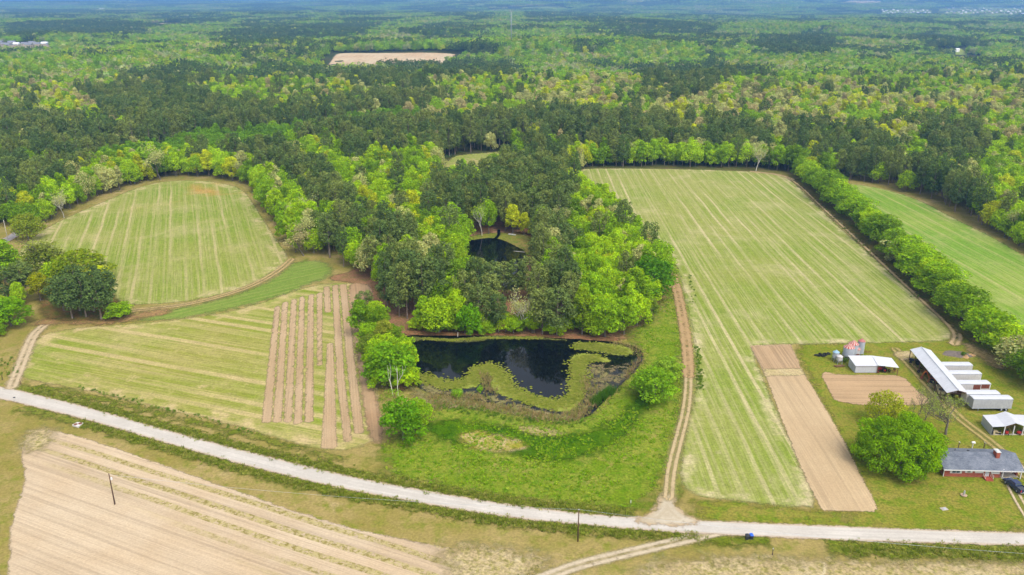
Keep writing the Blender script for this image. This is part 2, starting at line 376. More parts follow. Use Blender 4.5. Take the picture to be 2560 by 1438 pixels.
sheet("meadow_bank", [(1060, 1050), (1200, 1052), (1320, 1086), (1450, 1092), (1560, 1040), (1640, 930), (1660, 960), (1580, 1070), (1470, 1150), (1330, 1150), (1200, 1110), (1080, 1100)], grass_mat("bank_grass", lin(80, 122, 10), lin(104, 140, 16), lin(66, 108, 10), lin(136, 146, 46), w=2.5, amp=4.5, dirt_at=(.64, .8), bump=.3), 2.5, 7)
sheet("bare_patch", [(1150, 1082), (1210, 1078), (1290, 1100), (1330, 1118), (1260, 1132), (1180, 1120), (1150, 1100)], grass_mat("thin_grass", lin(176, 168, 60), lin(196, 178, 108), lin(150, 158, 44), lin(214, 190, 140), w=1.5, amp=2.5, dirt_at=(.48, .62), sc=.12), 1.5, 4)
sheet("bare_patch", [(1290, 1062), (1370, 1072), (1420, 1086), (1380, 1092), (1300, 1078)], grass_mat("straw_patch", lin(196, 178, 120), lin(206, 186, 130), lin(150, 158, 60), lin(220, 200, 160), w=1.2, amp=2.5, sc=.15), 1.5, 4)

A_RIGHT = row_angle((1622, 437), (1882, 835))
sheet("right_field", RIGHT_FIELD, crop_mat("winter_crop", lin(164, 172, 84), lin(144, 166, 62), lin(226, 210, 162), A_RIGHT, 5.6, .05, .85, 1.0, w=1.0, amp=1.5, soft=.10), 3, 4)
A_FAR = row_angle((2200, 560), (2500, 740))
sheet("far_field", FAR_FIELD, crop_mat("far_crop", lin(128, 172, 56), lin(150, 180, 68), lin(204, 198, 132), A_FAR, 7.5, .04, .8, .8, soft=.1, w=1.0, amp=1.5, bare=(.66, .85)), 3, 4)
A_LEFT = row_angle((430, 730), (433, 500))
sheet("left_field", LEFT_FIELD, crop_mat("left_crop", lin(162, 170, 80), lin(142, 164, 58), lin(220, 202, 150), A_LEFT, 6.3, .045, .8, 1.0, soft=.10, red=(lin(204, 160, 84), 400, 455), head=9.0), 3, 4)
A_BAND = row_angle((420, 790), (700, 725))
sheet("grass_band", BAND, crop_mat("mown_band", lin(126, 156, 58), lin(142, 164, 70), lin(176, 178, 104), A_BAND, 3.2, .06, .7, 1.2, w=2.5, amp=4.0, bare=(.66, .85), head=2.0), 2, 4)
A_LOW = row_angle((180, 850), (660, 935))
sheet("lower_field", LOW_FIELD, crop_mat("stubble_crop", lin(144, 164, 50), lin(168, 168, 78), lin(224, 200, 146), A_LOW, 5.6, .12, .8, .8, w=1.0, amp=2.0, bare=(.54, .72), head=8.0), 2.5, 4)

A_TILL = row_angle((740, 1050), (765, 750))
M_STRIP = soil_mat("tilled_strip", lin(214, 186, 148), lin(200, 170, 130), A_TILL, .5, w=.35, amp=.7, dark=.93, grain=1.4)
for q in ([(687, 768), (700, 764), (678, 1058), (654, 1058)], [(706, 757), (720, 754), (704, 1057), (682, 1057)], [(728, 750), (742, 747), (730, 1057), (709, 1057)],
          [(749, 743), (762, 740), (755, 1060), (735, 1060)], [(771, 738), (784, 735), (783, 1057), (761, 1057)], [(792, 734), (806, 731), (805, 915), (793, 915)],
          [(809, 718), (824, 716), (828, 782), (812, 782)], [(818, 858), (833, 858), (838, 980), (842, 1122), (803, 1122), (812, 980)],
          [(830, 714), (845, 712), (862, 950), (881, 1104), (860, 1106), (842, 950)], [(849, 711), (866, 711), (886, 900), (911, 1082), (886, 1086), (866, 900)]):
    sheet("tilled_strip", q, M_STRIP, 1.2, 1.6, smooth=0)
sheet("headland_track", [(868, 713), (900, 706), (936, 722), (920, 760), (890, 810), (905, 880), (928, 950), (950, 1030), (960, 1108), (925, 1110), (905, 990), (890, 880), (878, 800)], soil_mat("headland_soil", lin(206, 176, 138), lin(186, 152, 114), A_TILL, 1.6, w=.8, amp=1.5, dark=.86), 1.5, 3)
A_TA = row_angle((1905, 930), (2110, 1270))
sheet("tilled_plot", TILL_A, soil_mat("plot_soil", lin(224, 198, 158), lin(212, 184, 144), A_TA, 1.5, w=.3, amp=.7, dark=.90), 1.5, 1.5, smooth=0)
sheet("fresh_tilth", [(1877, 866), (1976, 864), (2003, 924), (1909, 926)], soil_mat("fresh_soil", lin(210, 180, 142), lin(200, 168, 130), A_TA, .6, w=.25, amp=.5), 1.5, 1.5, smooth=0)
sheet("chaff_patch", [(1906, 924), (2003, 922), (2012, 938), (1914, 941)], grass_mat("chaff", lin(226, 208, 160), lin(214, 192, 144), lin(206, 190, 132), lin(230, 214, 170), w=.6, amp=1.2), 1.2, 2, smooth=0)
A_TB = row_angle((2080, 985), (2290, 987))
sheet("garden_plot", TILL_B, soil_mat("garden_soil", lin(218, 184, 142), lin(204, 172, 132), A_TB, 1.9, w=.35, amp=1.0, dark=.84), 1.5, 1.8, smooth=1)
A_BIG = row_angle((106, 1084), (1096, 1390))
sheet("bare_field", BIG_TILL, soil_mat("bare_soil", lin(228, 206, 174), lin(218, 192, 156), A_BIG, 1.0, (lin(208, 192, 134), lin(158, 144, 80)), w=.4, amp=.9, dark=.88, weed_p=(4.2, .12), wmask=(-66, -52)), 1.5, 2)
M_STUB = grass_mat("residue", lin(218, 198, 152), lin(204, 182, 134), lin(166, 158, 88), lin(226, 208, 166), w=3, amp=5, sc=.1)
for q in ([(70, 1072), (150, 1075), (100, 1130), (55, 1130)], [(1090, 1362), (1260, 1372), (1390, 1398), (1330, 1440), (1160, 1500), (1130, 1430)], [(1640, 1400), (1900, 1395), (2200, 1410), (2600, 1400), (2700, 1450), (2300, 1520), (1700, 1500), (1560, 1470)]):
    sheet("crop_residue", q, M_STUB, 2, 7)

# ---- roads and tracks
ROAD_TOP = [(-520, 876), (-160, 940), (0, 967), (40, 975), (80, 985), (200, 1014), (300, 1042), (420, 1078), (560, 1115), (700, 1150), (850, 1187), (1000, 1216), (1150, 1243), (1300, 1266), (1450, 1284), (1570, 1293), (1750, 1302), (1900, 1309), (2100, 1317), (2300, 1325), (2560, 1333), (2760, 1338), (3300, 1348)]
ROAD_BOT = [(-520, 902), (-160, 976), (0, 998), (60, 1012), (200, 1046), (300, 1074), (420, 1110), (560, 1150), (700, 1187), (850, 1222), (1000, 1250), (1150, 1276), (1300, 1299), (1450, 1313), (1600, 1326), (1750, 1336), (1900, 1343), (2100, 1352), (2300, 1359), (2560, 1366), (2760, 1370), (3300, 1382)]
def off(line, d): return [(x, y + d) for x, y in line]
M_DITCH = grass_mat("ditch_grass", lin(128, 140, 40), lin(154, 152, 70), lin(108, 128, 30), lin(172, 158, 90), w=1.2, amp=3.2, dirt_at=(.52, .66), sc=.12, bump=.3)
strip("ditch_grass", off(ROAD_TOP[3:16], -8), 1.7, M_DITCH, 1.2, 2.6)
strip("ditch_grass", off(ROAD_BOT[3:13], 11), 1.5, M_DITCH, 1.2, 2.6)
strip("ditch_grass", off(ROAD_BOT[12:17], 10), 1.6, M_DITCH, 1.2, 2.6)
strip("ditch_grass", off(ROAD_BOT[17:], 18), 2.6, M_DITCH, 1.2, 2.6)
strip("ditch_grass", [(100, 968), (200, 985), (400, 1035), (560, 1075), (700, 1108), (850, 1150)], 1.0, M_DITCH, 1.2, 2.6)
strip("dirt_track", [(1290, 1472), (1377, 1439), (1447, 1413), (1560, 1386), (1660, 1363), (1764, 1338), (1810, 1327)], 1.6, track_mat("pale_drive", lin(224, 206, 176), lin(196, 180, 130), 1.6, .8, rutw=.6, cover=.85), .8)
M_GRAVEL = gravel_mat("gravel", lin(234, 226, 214), lin(216, 208, 196), w=.35, amp=.8)
sheet("gravel_road", ROAD_TOP + ROAD_BOT[::-1], M_GRAVEL, .9, 1.2, smooth=1)
sheet("gravel_apron", [(1590, 1298), (1625, 1286), (1645, 1264), (1658, 1235), (1684, 1235), (1688, 1264), (1708, 1286), (1760, 1306), (1700, 1318), (1600, 1312)], gravel_mat("apron_gravel", lin(228, 214, 190), lin(206, 190, 160), w=1.0, amp=3.0), .8, 4)
M_LANE = track_mat("sandy_lane", lin(216, 192, 148), lin(194, 178, 120), 1.5, .75, w=.7, amp=1.4, rutw=.5, cover=.6)
M_BROWN = track_mat("brown_lane", lin(200, 168, 122), lin(194, 162, 114), 1.9, .9, rutw=.6, cover=1.0)
strip("farm_lane", [(1672, 1245), (1676, 1180), (1695, 1105), (1715, 1030), (1722, 960), (1720, 900)], 1.5, M_LANE)
strip("farm_lane", [(1721, 940), (1720, 880), (1708, 800), (1694, 730), (1680, 680), (1660, 640)], 1.8, M_BROWN)
strip("field_lane", [(2385, 860), (2398, 840), (2370, 805), (2300, 742), (2220, 668), (2140, 592), (2060, 520), (1995, 455), (1950, 437), (1880, 430)], 2.0, track_mat("field_lane", lin(222, 194, 150), lin(172, 156, 92), 2.0, .9, rutw=.6, cover=.85), 1.2)
strip("hedge_foot", [(2440, 850), (2380, 795), (2300, 722), (2220, 650), (2140, 576), (2060, 504), (2000, 452)], 3.2, grass_mat("hedge_ground", lin(134, 116, 60), lin(122, 112, 54), lin(96, 112, 40), lin(156, 130, 84), w=1, amp=2), 1.8, 4)  # brown and olive ground cover along the foot of the hedgerow
strip("arc_track", [(728, 650), (700, 676), (640, 712), (560, 740), (470, 762), (390, 772), (300, 780), (180, 790)], 2.1, track_mat("arc_track", lin(200, 174, 122), lin(188, 172, 112), 2, .9, w=1.2, amp=2.2, rutw=.6, cover=.6), 1.2, 2)
strip("dirt_track", [(30, 968), (46, 930), (66, 878), (84, 836), (120, 806), (180, 792)], 1.9, track_mat("pale_track", lin(222, 200, 164), lin(206, 184, 140), 1.9, .8, w=.8, amp=1.4, rutw=.7), 1.0, 2)
strip("red_ring", [(110, 806), (180, 800), (260, 806), (330, 794), (400, 782)], 3.0, grass_mat("red_litter", lin(188, 144, 102), lin(172, 136, 94), lin(158, 146, 80), lin(198, 156, 114), w=2.0, amp=4.0, sc=.12), 1.5, 4)
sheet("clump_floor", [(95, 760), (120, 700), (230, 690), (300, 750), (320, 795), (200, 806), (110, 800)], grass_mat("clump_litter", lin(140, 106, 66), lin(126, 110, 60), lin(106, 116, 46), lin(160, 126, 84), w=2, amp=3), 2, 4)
strip("truck_track", [(2524, 1200), (2532, 1225), (2548, 1255), (2575, 1300), (2600, 1336)], 1.2, track_mat("drive_ruts", lin(228, 206, 172), lin(160, 164, 76), 1.2, .8, rutw=.35, cover=.5), .7)
strip("yard_track", [(2560, 1190), (2528, 1152), (2470, 1100), (2400, 1050), (2340, 985), (2290, 930), (2262, 900), (2240, 875)], 1.8, track_mat("yard_track", lin(186, 168, 108), lin(166, 158, 82), 1.8, .9, w=.8, amp=1.8, rutw=.6, cover=.5), 1.2, 2.5)
strip("yard_track", [(2520, 1142), (2545, 1165), (2575, 1185)], .9, track_mat("bare_ruts", lin(228, 204, 166), lin(214, 190, 150), .9, .3, rutw=.6), .7)
sheet("sandy_patch", [(2230, 885), (2280, 876), (2285, 896), (2262, 906), (2240, 893)], grass_mat("sand", lin(222, 200, 156), lin(212, 186, 142), lin(190, 176, 110), lin(228, 208, 170), w=1, amp=1.5, sc=.2), 1.2, 3)
sheet("sandy_patch", [(2410, 855), (2460, 872), (2520, 915), (2500, 930), (2450, 895), (2420, 880)], grass_mat("worn_soil", lin(196, 170, 122), lin(178, 152, 104), lin(160, 146, 84), lin(214, 192, 150), w=1.5, amp=3, sc=.2), 1.5, 4)
sheet("far_bank", [(1150, 606), (1180, 590), (1230, 582), (1300, 585), (1350, 598), (1350, 640), (1310, 640), (1280, 622), (1238, 602), (1180, 608)], grass_mat("bank_turf", lin(148, 150, 62), lin(160, 142, 80), lin(120, 142, 44), lin(176, 136, 96), w=1, amp=1.5), 2, 3)
sheet("red_bank", [(1010, 826), (1200, 834), (1400, 838), (1545, 845), (1560, 856), (1400, 850), (1200, 845), (1010, 842)], grass_mat("red_clay", lin(182, 126, 94), lin(166, 118, 86), lin(144, 126, 74), lin(196, 144, 112), w=.6, amp=1.0, sc=.2), 1.2, 2)

# ---- water
n = NT("pond_water")
nz = n.noise(scale=.9, det=3, rough=.6); nz2 = n.noise(n.vec(.25, .6, 1), 1.0, 2)
wsh = n.bsdf((.002, .003, .004), .05, .22, n.bump(n.math('ADD', n.math('MULTIPLY', nz, .35), nz2), .006))
M_WATER = n.done(n.alpha(wsh, edge_alpha(n, .25, .7, .5)))
sheet("pond_water", POND, M_WATER, 1.0, 1.5)
sheet("pond_water", FAR_POND, M_WATER, 1.5, 1.5)
strip("stream_water", [(1236, 600), (1247, 590), (1247, 576)], .7, M_WATER, .6, .8)

def mat_veg(name, c1, c2, c3, w, amp, holes, sc=.5):
    n = NT(name)
    a = n.noise(scale=.18, det=4, rough=.65); b = n.noise(scale=2.4, det=3, rough=.8)
    col = n.mix(n.rng(a, .36, .64), c1, c2); col = n.mix(n.rng(b, .46, .7), col, c3)
    col = n.mix(1.0, col, n.rng(n.noise(scale=4.0, det=2), .3, .7, .75, 1.2), 'MULTIPLY')
    h = n.noise(scale=sc, det=5, rough=.75)
    al = n.math('MULTIPLY', edge_alpha(n, w, amp, .6, .9), n.rng(h, holes[0], holes[1]))
    return n.done(n.alpha(n.bsdf(col, .8, .25, n.bump(b, .06)), al))
Z3 = lambda pts: [(x / 2.844 + 860, y / 2.844 + 800) for x, y in pts]
sheet("marsh", Z3([(470, 420), (560, 430), (640, 480), (740, 520), (900, 510), (1040, 520), (1200, 590), (1350, 640), (1500, 670), (1620, 650), (1690, 560), (1720, 440), (1720, 330), (1850, 330), (1900, 420), (2000, 380), (2060, 330), (1990, 420), (1880, 490), (1800, 560), (1740, 660), (1640, 720), (1450, 720), (1250, 680), (1050, 650), (850, 630), (600, 640), (480, 560)]),
      mat_veg("marsh_cover", lin(146, 136, 82), lin(120, 128, 58), lin(170, 146, 104), 1.0, 2.5, (.42, .55), .35), 1.0, 3)
sheet("duckweed", Z3([(1700, 320), (1850, 300), (1990, 330), (2050, 300), (2080, 350), (1960, 450), (1860, 540), (1720, 600), (1690, 440)]), mat_veg("drowned_weed", lin(120, 112, 78), lin(140, 124, 84), lin(128, 116, 82), 1.2, 3.0, (.46, .60), .45), .8, 3)
M_LILY = mat_veg("lily_cover", lin(164, 172, 54), lin(142, 156, 44), lin(178, 182, 88), .7, 2.0, (.22, .34), .8)
sheet("lily_mat", Z3([(548, 385), (640, 425), (740, 458), (865, 440), (895, 375), (950, 332), (1040, 322), (1105, 352), (1150, 430), (1200, 492), (1300, 535), (1430, 562), (1530, 575), (1595, 545), (1640, 470), (1640, 380), (1605, 300), (1640, 242), (1760, 245), (1880, 280), (1890, 308), (1770, 290), (1712, 330), (1705, 460), (1690, 580), (1640, 655), (1500, 655), (1350, 615), (1200, 565), (1085, 525), (1045, 490), (1050, 430), (1030, 385), (980, 400), (965, 470), (900, 492), (740, 495), (640, 470), (550, 430)]), M_LILY, .8, 2.2)
sheet("lily_mat", Z3([(1610, 178), (1720, 160), (1900, 172), (2030, 195), (2070, 235), (1990, 262), (1900, 245), (1770, 226), (1640, 208)]), M_LILY, .8, 2.2)
sheet("lily_mat", Z3([(450, 120), (600, 128), (760, 140), (900, 130), (1080, 112), (1300, 125), (1500, 135), (1620, 150), (1500, 148), (1300, 140), (1080, 132), (920, 165), (720, 160), (560, 142), (500, 160), (470, 150)]), mat_veg("dull_lily", lin(112, 116, 46), lin(96, 104, 40), lin(134, 136, 62), .5, 1.4, (.30, .46)), .8, 2.2)
# ------------------------------------------------------------------ foliage and bark
def leaf_mat(name, trans=.36, gloss=.0):
    n = NT(name)
    col = n.mix(1.0, n.attr("col", 'Color'), n.attr("tint", 'Color', 'INSTANCER'), 'MULTIPLY')
    d = n.n("BsdfDiffuse"); t = n.n("BsdfTranslucent"); x = n.n("MixShader")
    n.put(d.inputs[0], col); n.put(t.inputs[0], n.mix(1.0, col, (1.15, 1.1, .6), 'MULTIPLY')); x.inputs[0].default_value = trans
    n.t.links.new(d.outputs[0], x.inputs[1]); n.t.links.new(t.outputs[0], x.inputs[2])
    return n.done(x.outputs[0])
M_LEAF = leaf_mat("leaf"); M_NEEDLE = leaf_mat("needle", .2)
def bark_mat(name, c1, c2):
    n = NT(name); g = n.noise(n.vec(3, 3, .8), 2.0, 4, .7)
    return n.done(n.bsdf(n.mix(n.rng(g, .35, .65), c1, c2), .95, .1, n.bump(g, .05)))
M_BARK = bark_mat("bark", (.10, .085, .065), (.19, .165, .135)); M_PINEBARK = bark_mat("pine_bark", (.15, .11, .085), (.26, .21, .17))
M_PALEBARK = bark_mat("pale_bark", (.42, .39, .33), (.62, .58, .50))

def unit(v): return v / np.maximum(np.linalg.norm(v, axis=-1, keepdims=True), 1e-9)
def quads_on(rs, c, nrm, size, col, jit=.5, asp=1.0):
    n = len(c); nrm = unit(nrm + rs.normal(0, jit, (n, 3)))
    t = unit(np.cross(nrm, unit(rs.normal(0, 1, (n, 3))))); b = np.cross(nrm, t)
    s = (size * rs.uniform(.65, 1.3, n))[:, None]
    w = s * rs.uniform(.6, 1.0, (n, 1)) * asp
    v = np.stack([c - t * s * .5, c + b * w * .5 + nrm * s * .12, c + t * s * .5, c - b * w * .5 + nrm * s * .12], 1)
    cc = np.repeat(col, 4, 0)
    return v.reshape(-1, 3), np.arange(n * 4).reshape(n, 4), cc
def lobes_cloud(rs, lobes, nf, up=.35, inner=.0):
    """points on the outside of a heap of round lobes; lobes n x 4 (x, y, z, r)"""
    w = lobes[:, 3] ** 2; k = rs.choice(len(lobes), int(nf * 2.2), p=w / w.sum())
    d = unit(rs.normal(0, 1, (len(k), 3)) + np.array([0, 0, up]))
    p = lobes[k, :3] + d * (lobes[k, 3] * rs.uniform(.70, 1.16, len(k)))[:, None] * np.array([1, 1, .85])
    keep = np.ones(len(k), bool)
    for i in range(len(lobes)):
        q = (p - lobes[i, :3]) / lobes[i, 3]
        keep &= ~(((q * q).sum(1) < .42) & (k != i))
    p, d, k = p[keep][:nf], d[keep][:nf], k[keep][:nf]
    return p, d, k
def crown_broad(seed, R, z0, z1, nl, nf, leaf, flat=1.0, tall=False, sparse=1.0, lr=(.30, .46), cvar=.16):
    rs = np.random.RandomState(seed); H = z1 - z0; lobes = []
    for i in range(nl):
        a = i * 2.39996 + rs.uniform(-.4, .4); f = (i + .5) / nl
        zz = z0 + H * (.16 + .70 * f ** .9)
        if tall: prof = R * (1.0 - .75 * abs(f - .35) ** 1.3 * (1.5 if f > .35 else .8))
        else: prof = R * math.sqrt(max(0.05, 1 - ((f - .32) / .78) ** 2))
        rr = R * rs.uniform(*lr)
        rad = max(0, prof - rr * .8) * rs.uniform(.7, 1.22); zz += H * rs.uniform(-.06, .07)
        if rs.uniform() < .14 and i < nl - 3: continue
        lobes.append((rad * math.cos(a), rad * math.sin(a), zz, rr))
    lobes.append((0, 0, z0 + H * .5, R * .55))
    lobes = np.array(lobes); p, d, k = lobes_cloud(rs, lobes, nf)
    lc = rs.uniform(1 - cvar, 1 + cvar, len(lobes))
    base = lc[k][:, None] * np.ones((1, 3))
    base[:, 0] *= rs.uniform(.88, 1.14, len(k)); base *= rs.uniform(.72, 1.28, (len(k), 1))
    v, f, c = quads_on(rs, p, d + np.array([0, 0, .25]), leaf, base, .55)
    return v, f, c, lobes
def crown_pine(seed, R, z0, z1, nl, nf, leaf):
    rs = np.random.RandomState(seed); H = z1 - z0; lobes = []
    for i in range(nl):
        f = (i + rs.uniform(0, 1)) / nl; a = i * 2.39996 + rs.uniform(-.5, .5)
        prof = R * (math.sqrt(max(.03, 1 - ((f - .48) / .60) ** 2)))
        rr = rs.uniform(.20, .34) * R * (1.05 - .3 * f)
        rad = max(0, prof - rr * .6) * rs.uniform(.55, 1.1)
        lobes.append((rad * math.cos(a), rad * math.sin(a), z0 + H * f * .97, rr))
    lobes = np.array(lobes); p, d, k = lobes_cloud(rs, lobes, nf, .45)
    lc = rs.uniform(.82, 1.2, len(lobes))
    base = lc[k][:, None] * np.ones((1, 3)); base *= rs.uniform(.65, 1.35, (len(k), 1))
    v, f, c = quads_on(rs, p, d + np.array([0, 0, .4]), leaf, base, .7, .8)
    return v, f, c, lobes
def tube(path, radii, sides=6):
    path = np.asarray(path, float); n = len(path); V = []
    for i in range(n):
        t = unit((path[min(i + 1, n - 1)] - path[max(i - 1, 0)])[None])[0]
        a = np.cross(t, [0, 0, 1.0] if abs(t[2]) < .9 else [1.0, 0, 0]); a /= np.linalg.norm(a); b = np.cross(t, a)
        for s in range(sides):
            q = 2 * math.pi * s / sides; V.append(path[i] + radii[i] * (math.cos(q) * a + math.sin(q) * b))
    F = []
    for i in range(n - 1):
        for s in range(sides):
            s2 = (s + 1) % sides; F.append((i * sides + s, i * sides + s2, (i + 1) * sides + s2, (i + 1) * sides + s))
    return np.array(V), np.array(F)
def join(parts):
    V = []; F = []; o = 0
    for v, f in parts: V.append(v); F.append(f + o); o += len(v)
    return np.vstack(V), np.vstack(F)
def trunk_mesh(name, seed, h, r, lobes=None, limbs=6, mat=None, lean=.03):
    rs = np.random.RandomState(seed); pts = []
    for i in range(7):
        f = i / 6; pts.append((lean * h * f * rs.uniform(.3, 1), lean * h * f * rs.uniform(-.5, .5), -.3 + (h + .3) * f))
    rad = [r * (1.25 if i == 0 else 1 - .8 * i / 6) for i in range(7)]
    parts = [tube(pts, rad, 7)]
    if lobes is not None:
        for k in rs.choice(len(lobes), min(limbs, len(lobes)), replace=False):
            e = lobes[k, :3]; f = rs.uniform(.35, .7); s = np.array(pts[min(6, int(f * 6))]); s[2] = min(s[2], e[2] * .8)
            m = (s + e) / 2 + rs.normal(0, .2, 3) - np.array([0, 0, .15 * np.hypot(e[0], e[1])])
            parts.append(tube([s, m, e], [r * .42, r * .3, r * .12], 5))
    v, f = join(parts); me = mesh_np(name, v, [(4, f)], smooth=True)
    me.materials.append(mat or M_BARK); return me
def crown_mesh(name, v, f, c, mat):
    me = mesh_np(name, v, [(4, f)], dict(col=c)); me.materials.append(mat); return me
def branches(seed, h, r, spread, levels=4, first=.3, nchild=(3, 4), up=.35, twist=1.0):
    """bare limbs: returns tubes and twig ends"""
    rs = np.random.RandomState(seed); parts = []; ends = []
    def grow(p, d, L, rad, lv):
        pts = [p]; q = p.copy(); dd = d.copy(); n = 4
        for i in range(n):
            dd = unit((dd + rs.normal(0, .14 * twist, 3) + np.array([0, 0, up * .12]))[None])[0]; q = q + dd * L / n; pts.append(q.copy())
        parts.append(tube(pts, [rad * (1 - .5 * i / n) for i in range(n + 1)], 6 if lv == 0 else (4 if lv < 3 else 3)))
        if lv >= levels: ends.append((q, dd)); return
        for k in range(rs.randint(nchild[0], nchild[1] + 1)):
            f = rs.uniform(first if lv == 0 else .35, 1.0); s = pts[min(n, max(1, int(round(f * n))))]
            a = rs.uniform(0, 2 * math.pi); side = np.array([math.cos(a), math.sin(a), 0])
            nd = unit((dd * rs.uniform(.5, 1.0) + side * spread * rs.uniform(.6, 1.2) + np.array([0, 0, up]))[None])[0]
            grow(s, nd, L * rs.uniform(.55, .8), rad * .55, lv + 1)
        if lv >= 1: ends.append((q, dd))
    grow(np.array([0, 0, -.2]), np.array([0, 0, 1.0]), h * .5, r, 0)
    v, f = join(parts); return v, f, ends

G = (1, 1, 1)
PROTO = {}                                                   # kind -> list of (trunk mesh, crown mesh)
def add_proto(kind, trunk, crown): PROTO.setdefault(kind, []).append((trunk, crown))
for s, (R, z0, z1, nl, tall) in enumerate([(4.7, 1.6, 13.5, 38, False), (4.1, 2.0, 16.0, 40, True), (5.3, 1.2, 13.0, 44, False), (4.4, 1.8, 15.0, 38, True), (4.9, 1.0, 12.0, 36, False), (3.3, 1.8, 16.5, 34, True), (5.8, 2.2, 14.5, 30, False)]):
    v, f, c, lb = crown_broad(100 + s, R, z0, z1, nl, 2300 if s == 6 else 3200, .58, tall=tall, lr=(.22, .36), cvar=.2)
    add_proto('broad', trunk_mesh("broadleaf_trunk", s, z1 * .72, .26, lb, 6), crown_mesh("broadleaf_crown", v, f, c, M_LEAF))
for s, (R, z0, z1) in enumerate([(4.2, 5.5, 18.5), (3.7, 7.0, 20.0), (4.6, 4.5, 18.0), (3.9, 6.0, 19.0)]):
    v, f, c, lb = crown_pine(200 + s, R, z0, z1, 52, 2800, .62)
    add_proto('pine', trunk_mesh("pine_trunk", 20 + s, z1 * .95, .24, lb, 8, M_PINEBARK, .015), crown_mesh("pine_crown", v, f, c, M_NEEDLE))
for s in range(3):                                            # just leafing out: limbs show through
    v, f, ends = branches(300 + s, 13, .24, .75, 4, .35)
    rs = np.random.RandomState(s); e = np.array([q for q, d in ends]); k = rs.randint(0, len(e), 900)
    p = e[k] + rs.normal(0, .55, (900, 3)); cc = np.ones((900, 3)) * rs.uniform(.75, 1.25, (900, 1))
    lv, lf, lc = quads_on(rs, p, rs.normal(0, 1, (900, 3)) + np.array([0, 0, .6]), .46, cc, .3)
    t = mesh_np("bare_trunk", v, [(4, f)], smooth=True); t.materials.append(M_PALEBARK if s == 0 else M_BARK)
    add_proto('budding', t, crown_mesh("bud_crown", lv, lf, lc, M_LEAF))

# ------------------------------------------------------------------ where the woods stand (bases, traced on the photograph)
def inpoly(p, px, world=False): return polysd(p, np.asarray(px, float) if world else PP(px)) > 0
EDGE = [(-700, 700), (-300, 640), (0, 560), (55, 600), (75, 590), (100, 567), (180, 528), (260, 497), (330, 466), (395, 447), (480, 443), (560, 450), (618, 470), (655, 520), (684, 568), (716, 612), (738, 640), (780, 648), (822, 652),
        (850, 680), (915, 690), (942, 735), (955, 790), (1005, 822), (1100, 835), (1200, 834), (1300, 836), (1400, 838), (1545, 842), (1600, 820), (1640, 795), (1668, 745), (1655, 690), (1610, 640), (1565, 580), (1500, 530), (1448, 480), (1432, 440), (1455, 422), (1500, 418), (1700, 418), (1900, 424), (1965, 432),
        (2000, 445), (2060, 448), (2110, 452), (2200, 462), (2305, 492), (2405, 546), (2485, 585), (2560, 630), (2720, 705), (3100, 900)]
edge_w = PP(EDGE); wood_poly = np.vstack([edge_w, [[2200, edge_w[-1, 1]], [16000, 19000], [-16000, 19000], [-2200, edge_w[0, 1]]]])
PONDS_OUT = [PP(FAR_POND), PP([(1170, 606), (1180, 588), (1232, 580), (1300, 583), (1350, 600), (1345, 640), (1310, 640)]), PP([(1262, 790), (1290, 785), (1304, 838), (1262, 838)])]
THIN = [(1085, 404), (1120, 393), (1200, 384), (1320, 376), (1322, 390), (1200, 398), (1110, 409)]
BAREF = [(790, 160), (850, 154), (905, 158), (960, 153), (1060, 150), (1145, 139), (1120, 134), (960, 134), (850, 133), (835, 141)]
BITS = [[(380, 64), (450, 64), (448, 59), (384, 59)], [(2100, 6.5), (2205, 6.5), (2200, 2.5), (2105, 2.5)], [(1290, 23), (1420, 21), (1410, 15), (1300, 17)],
        [(0, 122), (136, 118), (136, 112), (0, 112)], [(2195, 37), (2330, 37), (2330, 22), (2195, 24)], [(2340, 38), (2570, 37), (2570, 17), (2350, 20)], [(2345, 132), (2420, 130), (2420, 122), (2345, 124)], [(2400, 150), (2470, 150), (2460, 140), (2410, 141)]]
CLEAR = [(2060, 446), (2110, 448), (2180, 430), (2190, 405), (2120, 398), (2070, 405), (2062, 425)]
ROADC = [(0, 612), (66, 570), (62, 560), (-10, 590)]
def seen(px, h=15):                                          # the open ground a tree of height h in front must not hide
    m = np.mean([b for a, b in px]); return np.array([PT(a, b, h if b >= m else 0)[:2] for a, b in px])
openings = PONDS_OUT + [PP([(1172, 600), (1325, 600), (1332, 796), (1172, 796)]), seen(THIN), PP(ROADC)]
def PTs(px): return np.array([PT(a, b)[:2] for a, b in px])
openings += [seen(BAREF)] + [seen(b, 9) for b in BITS]

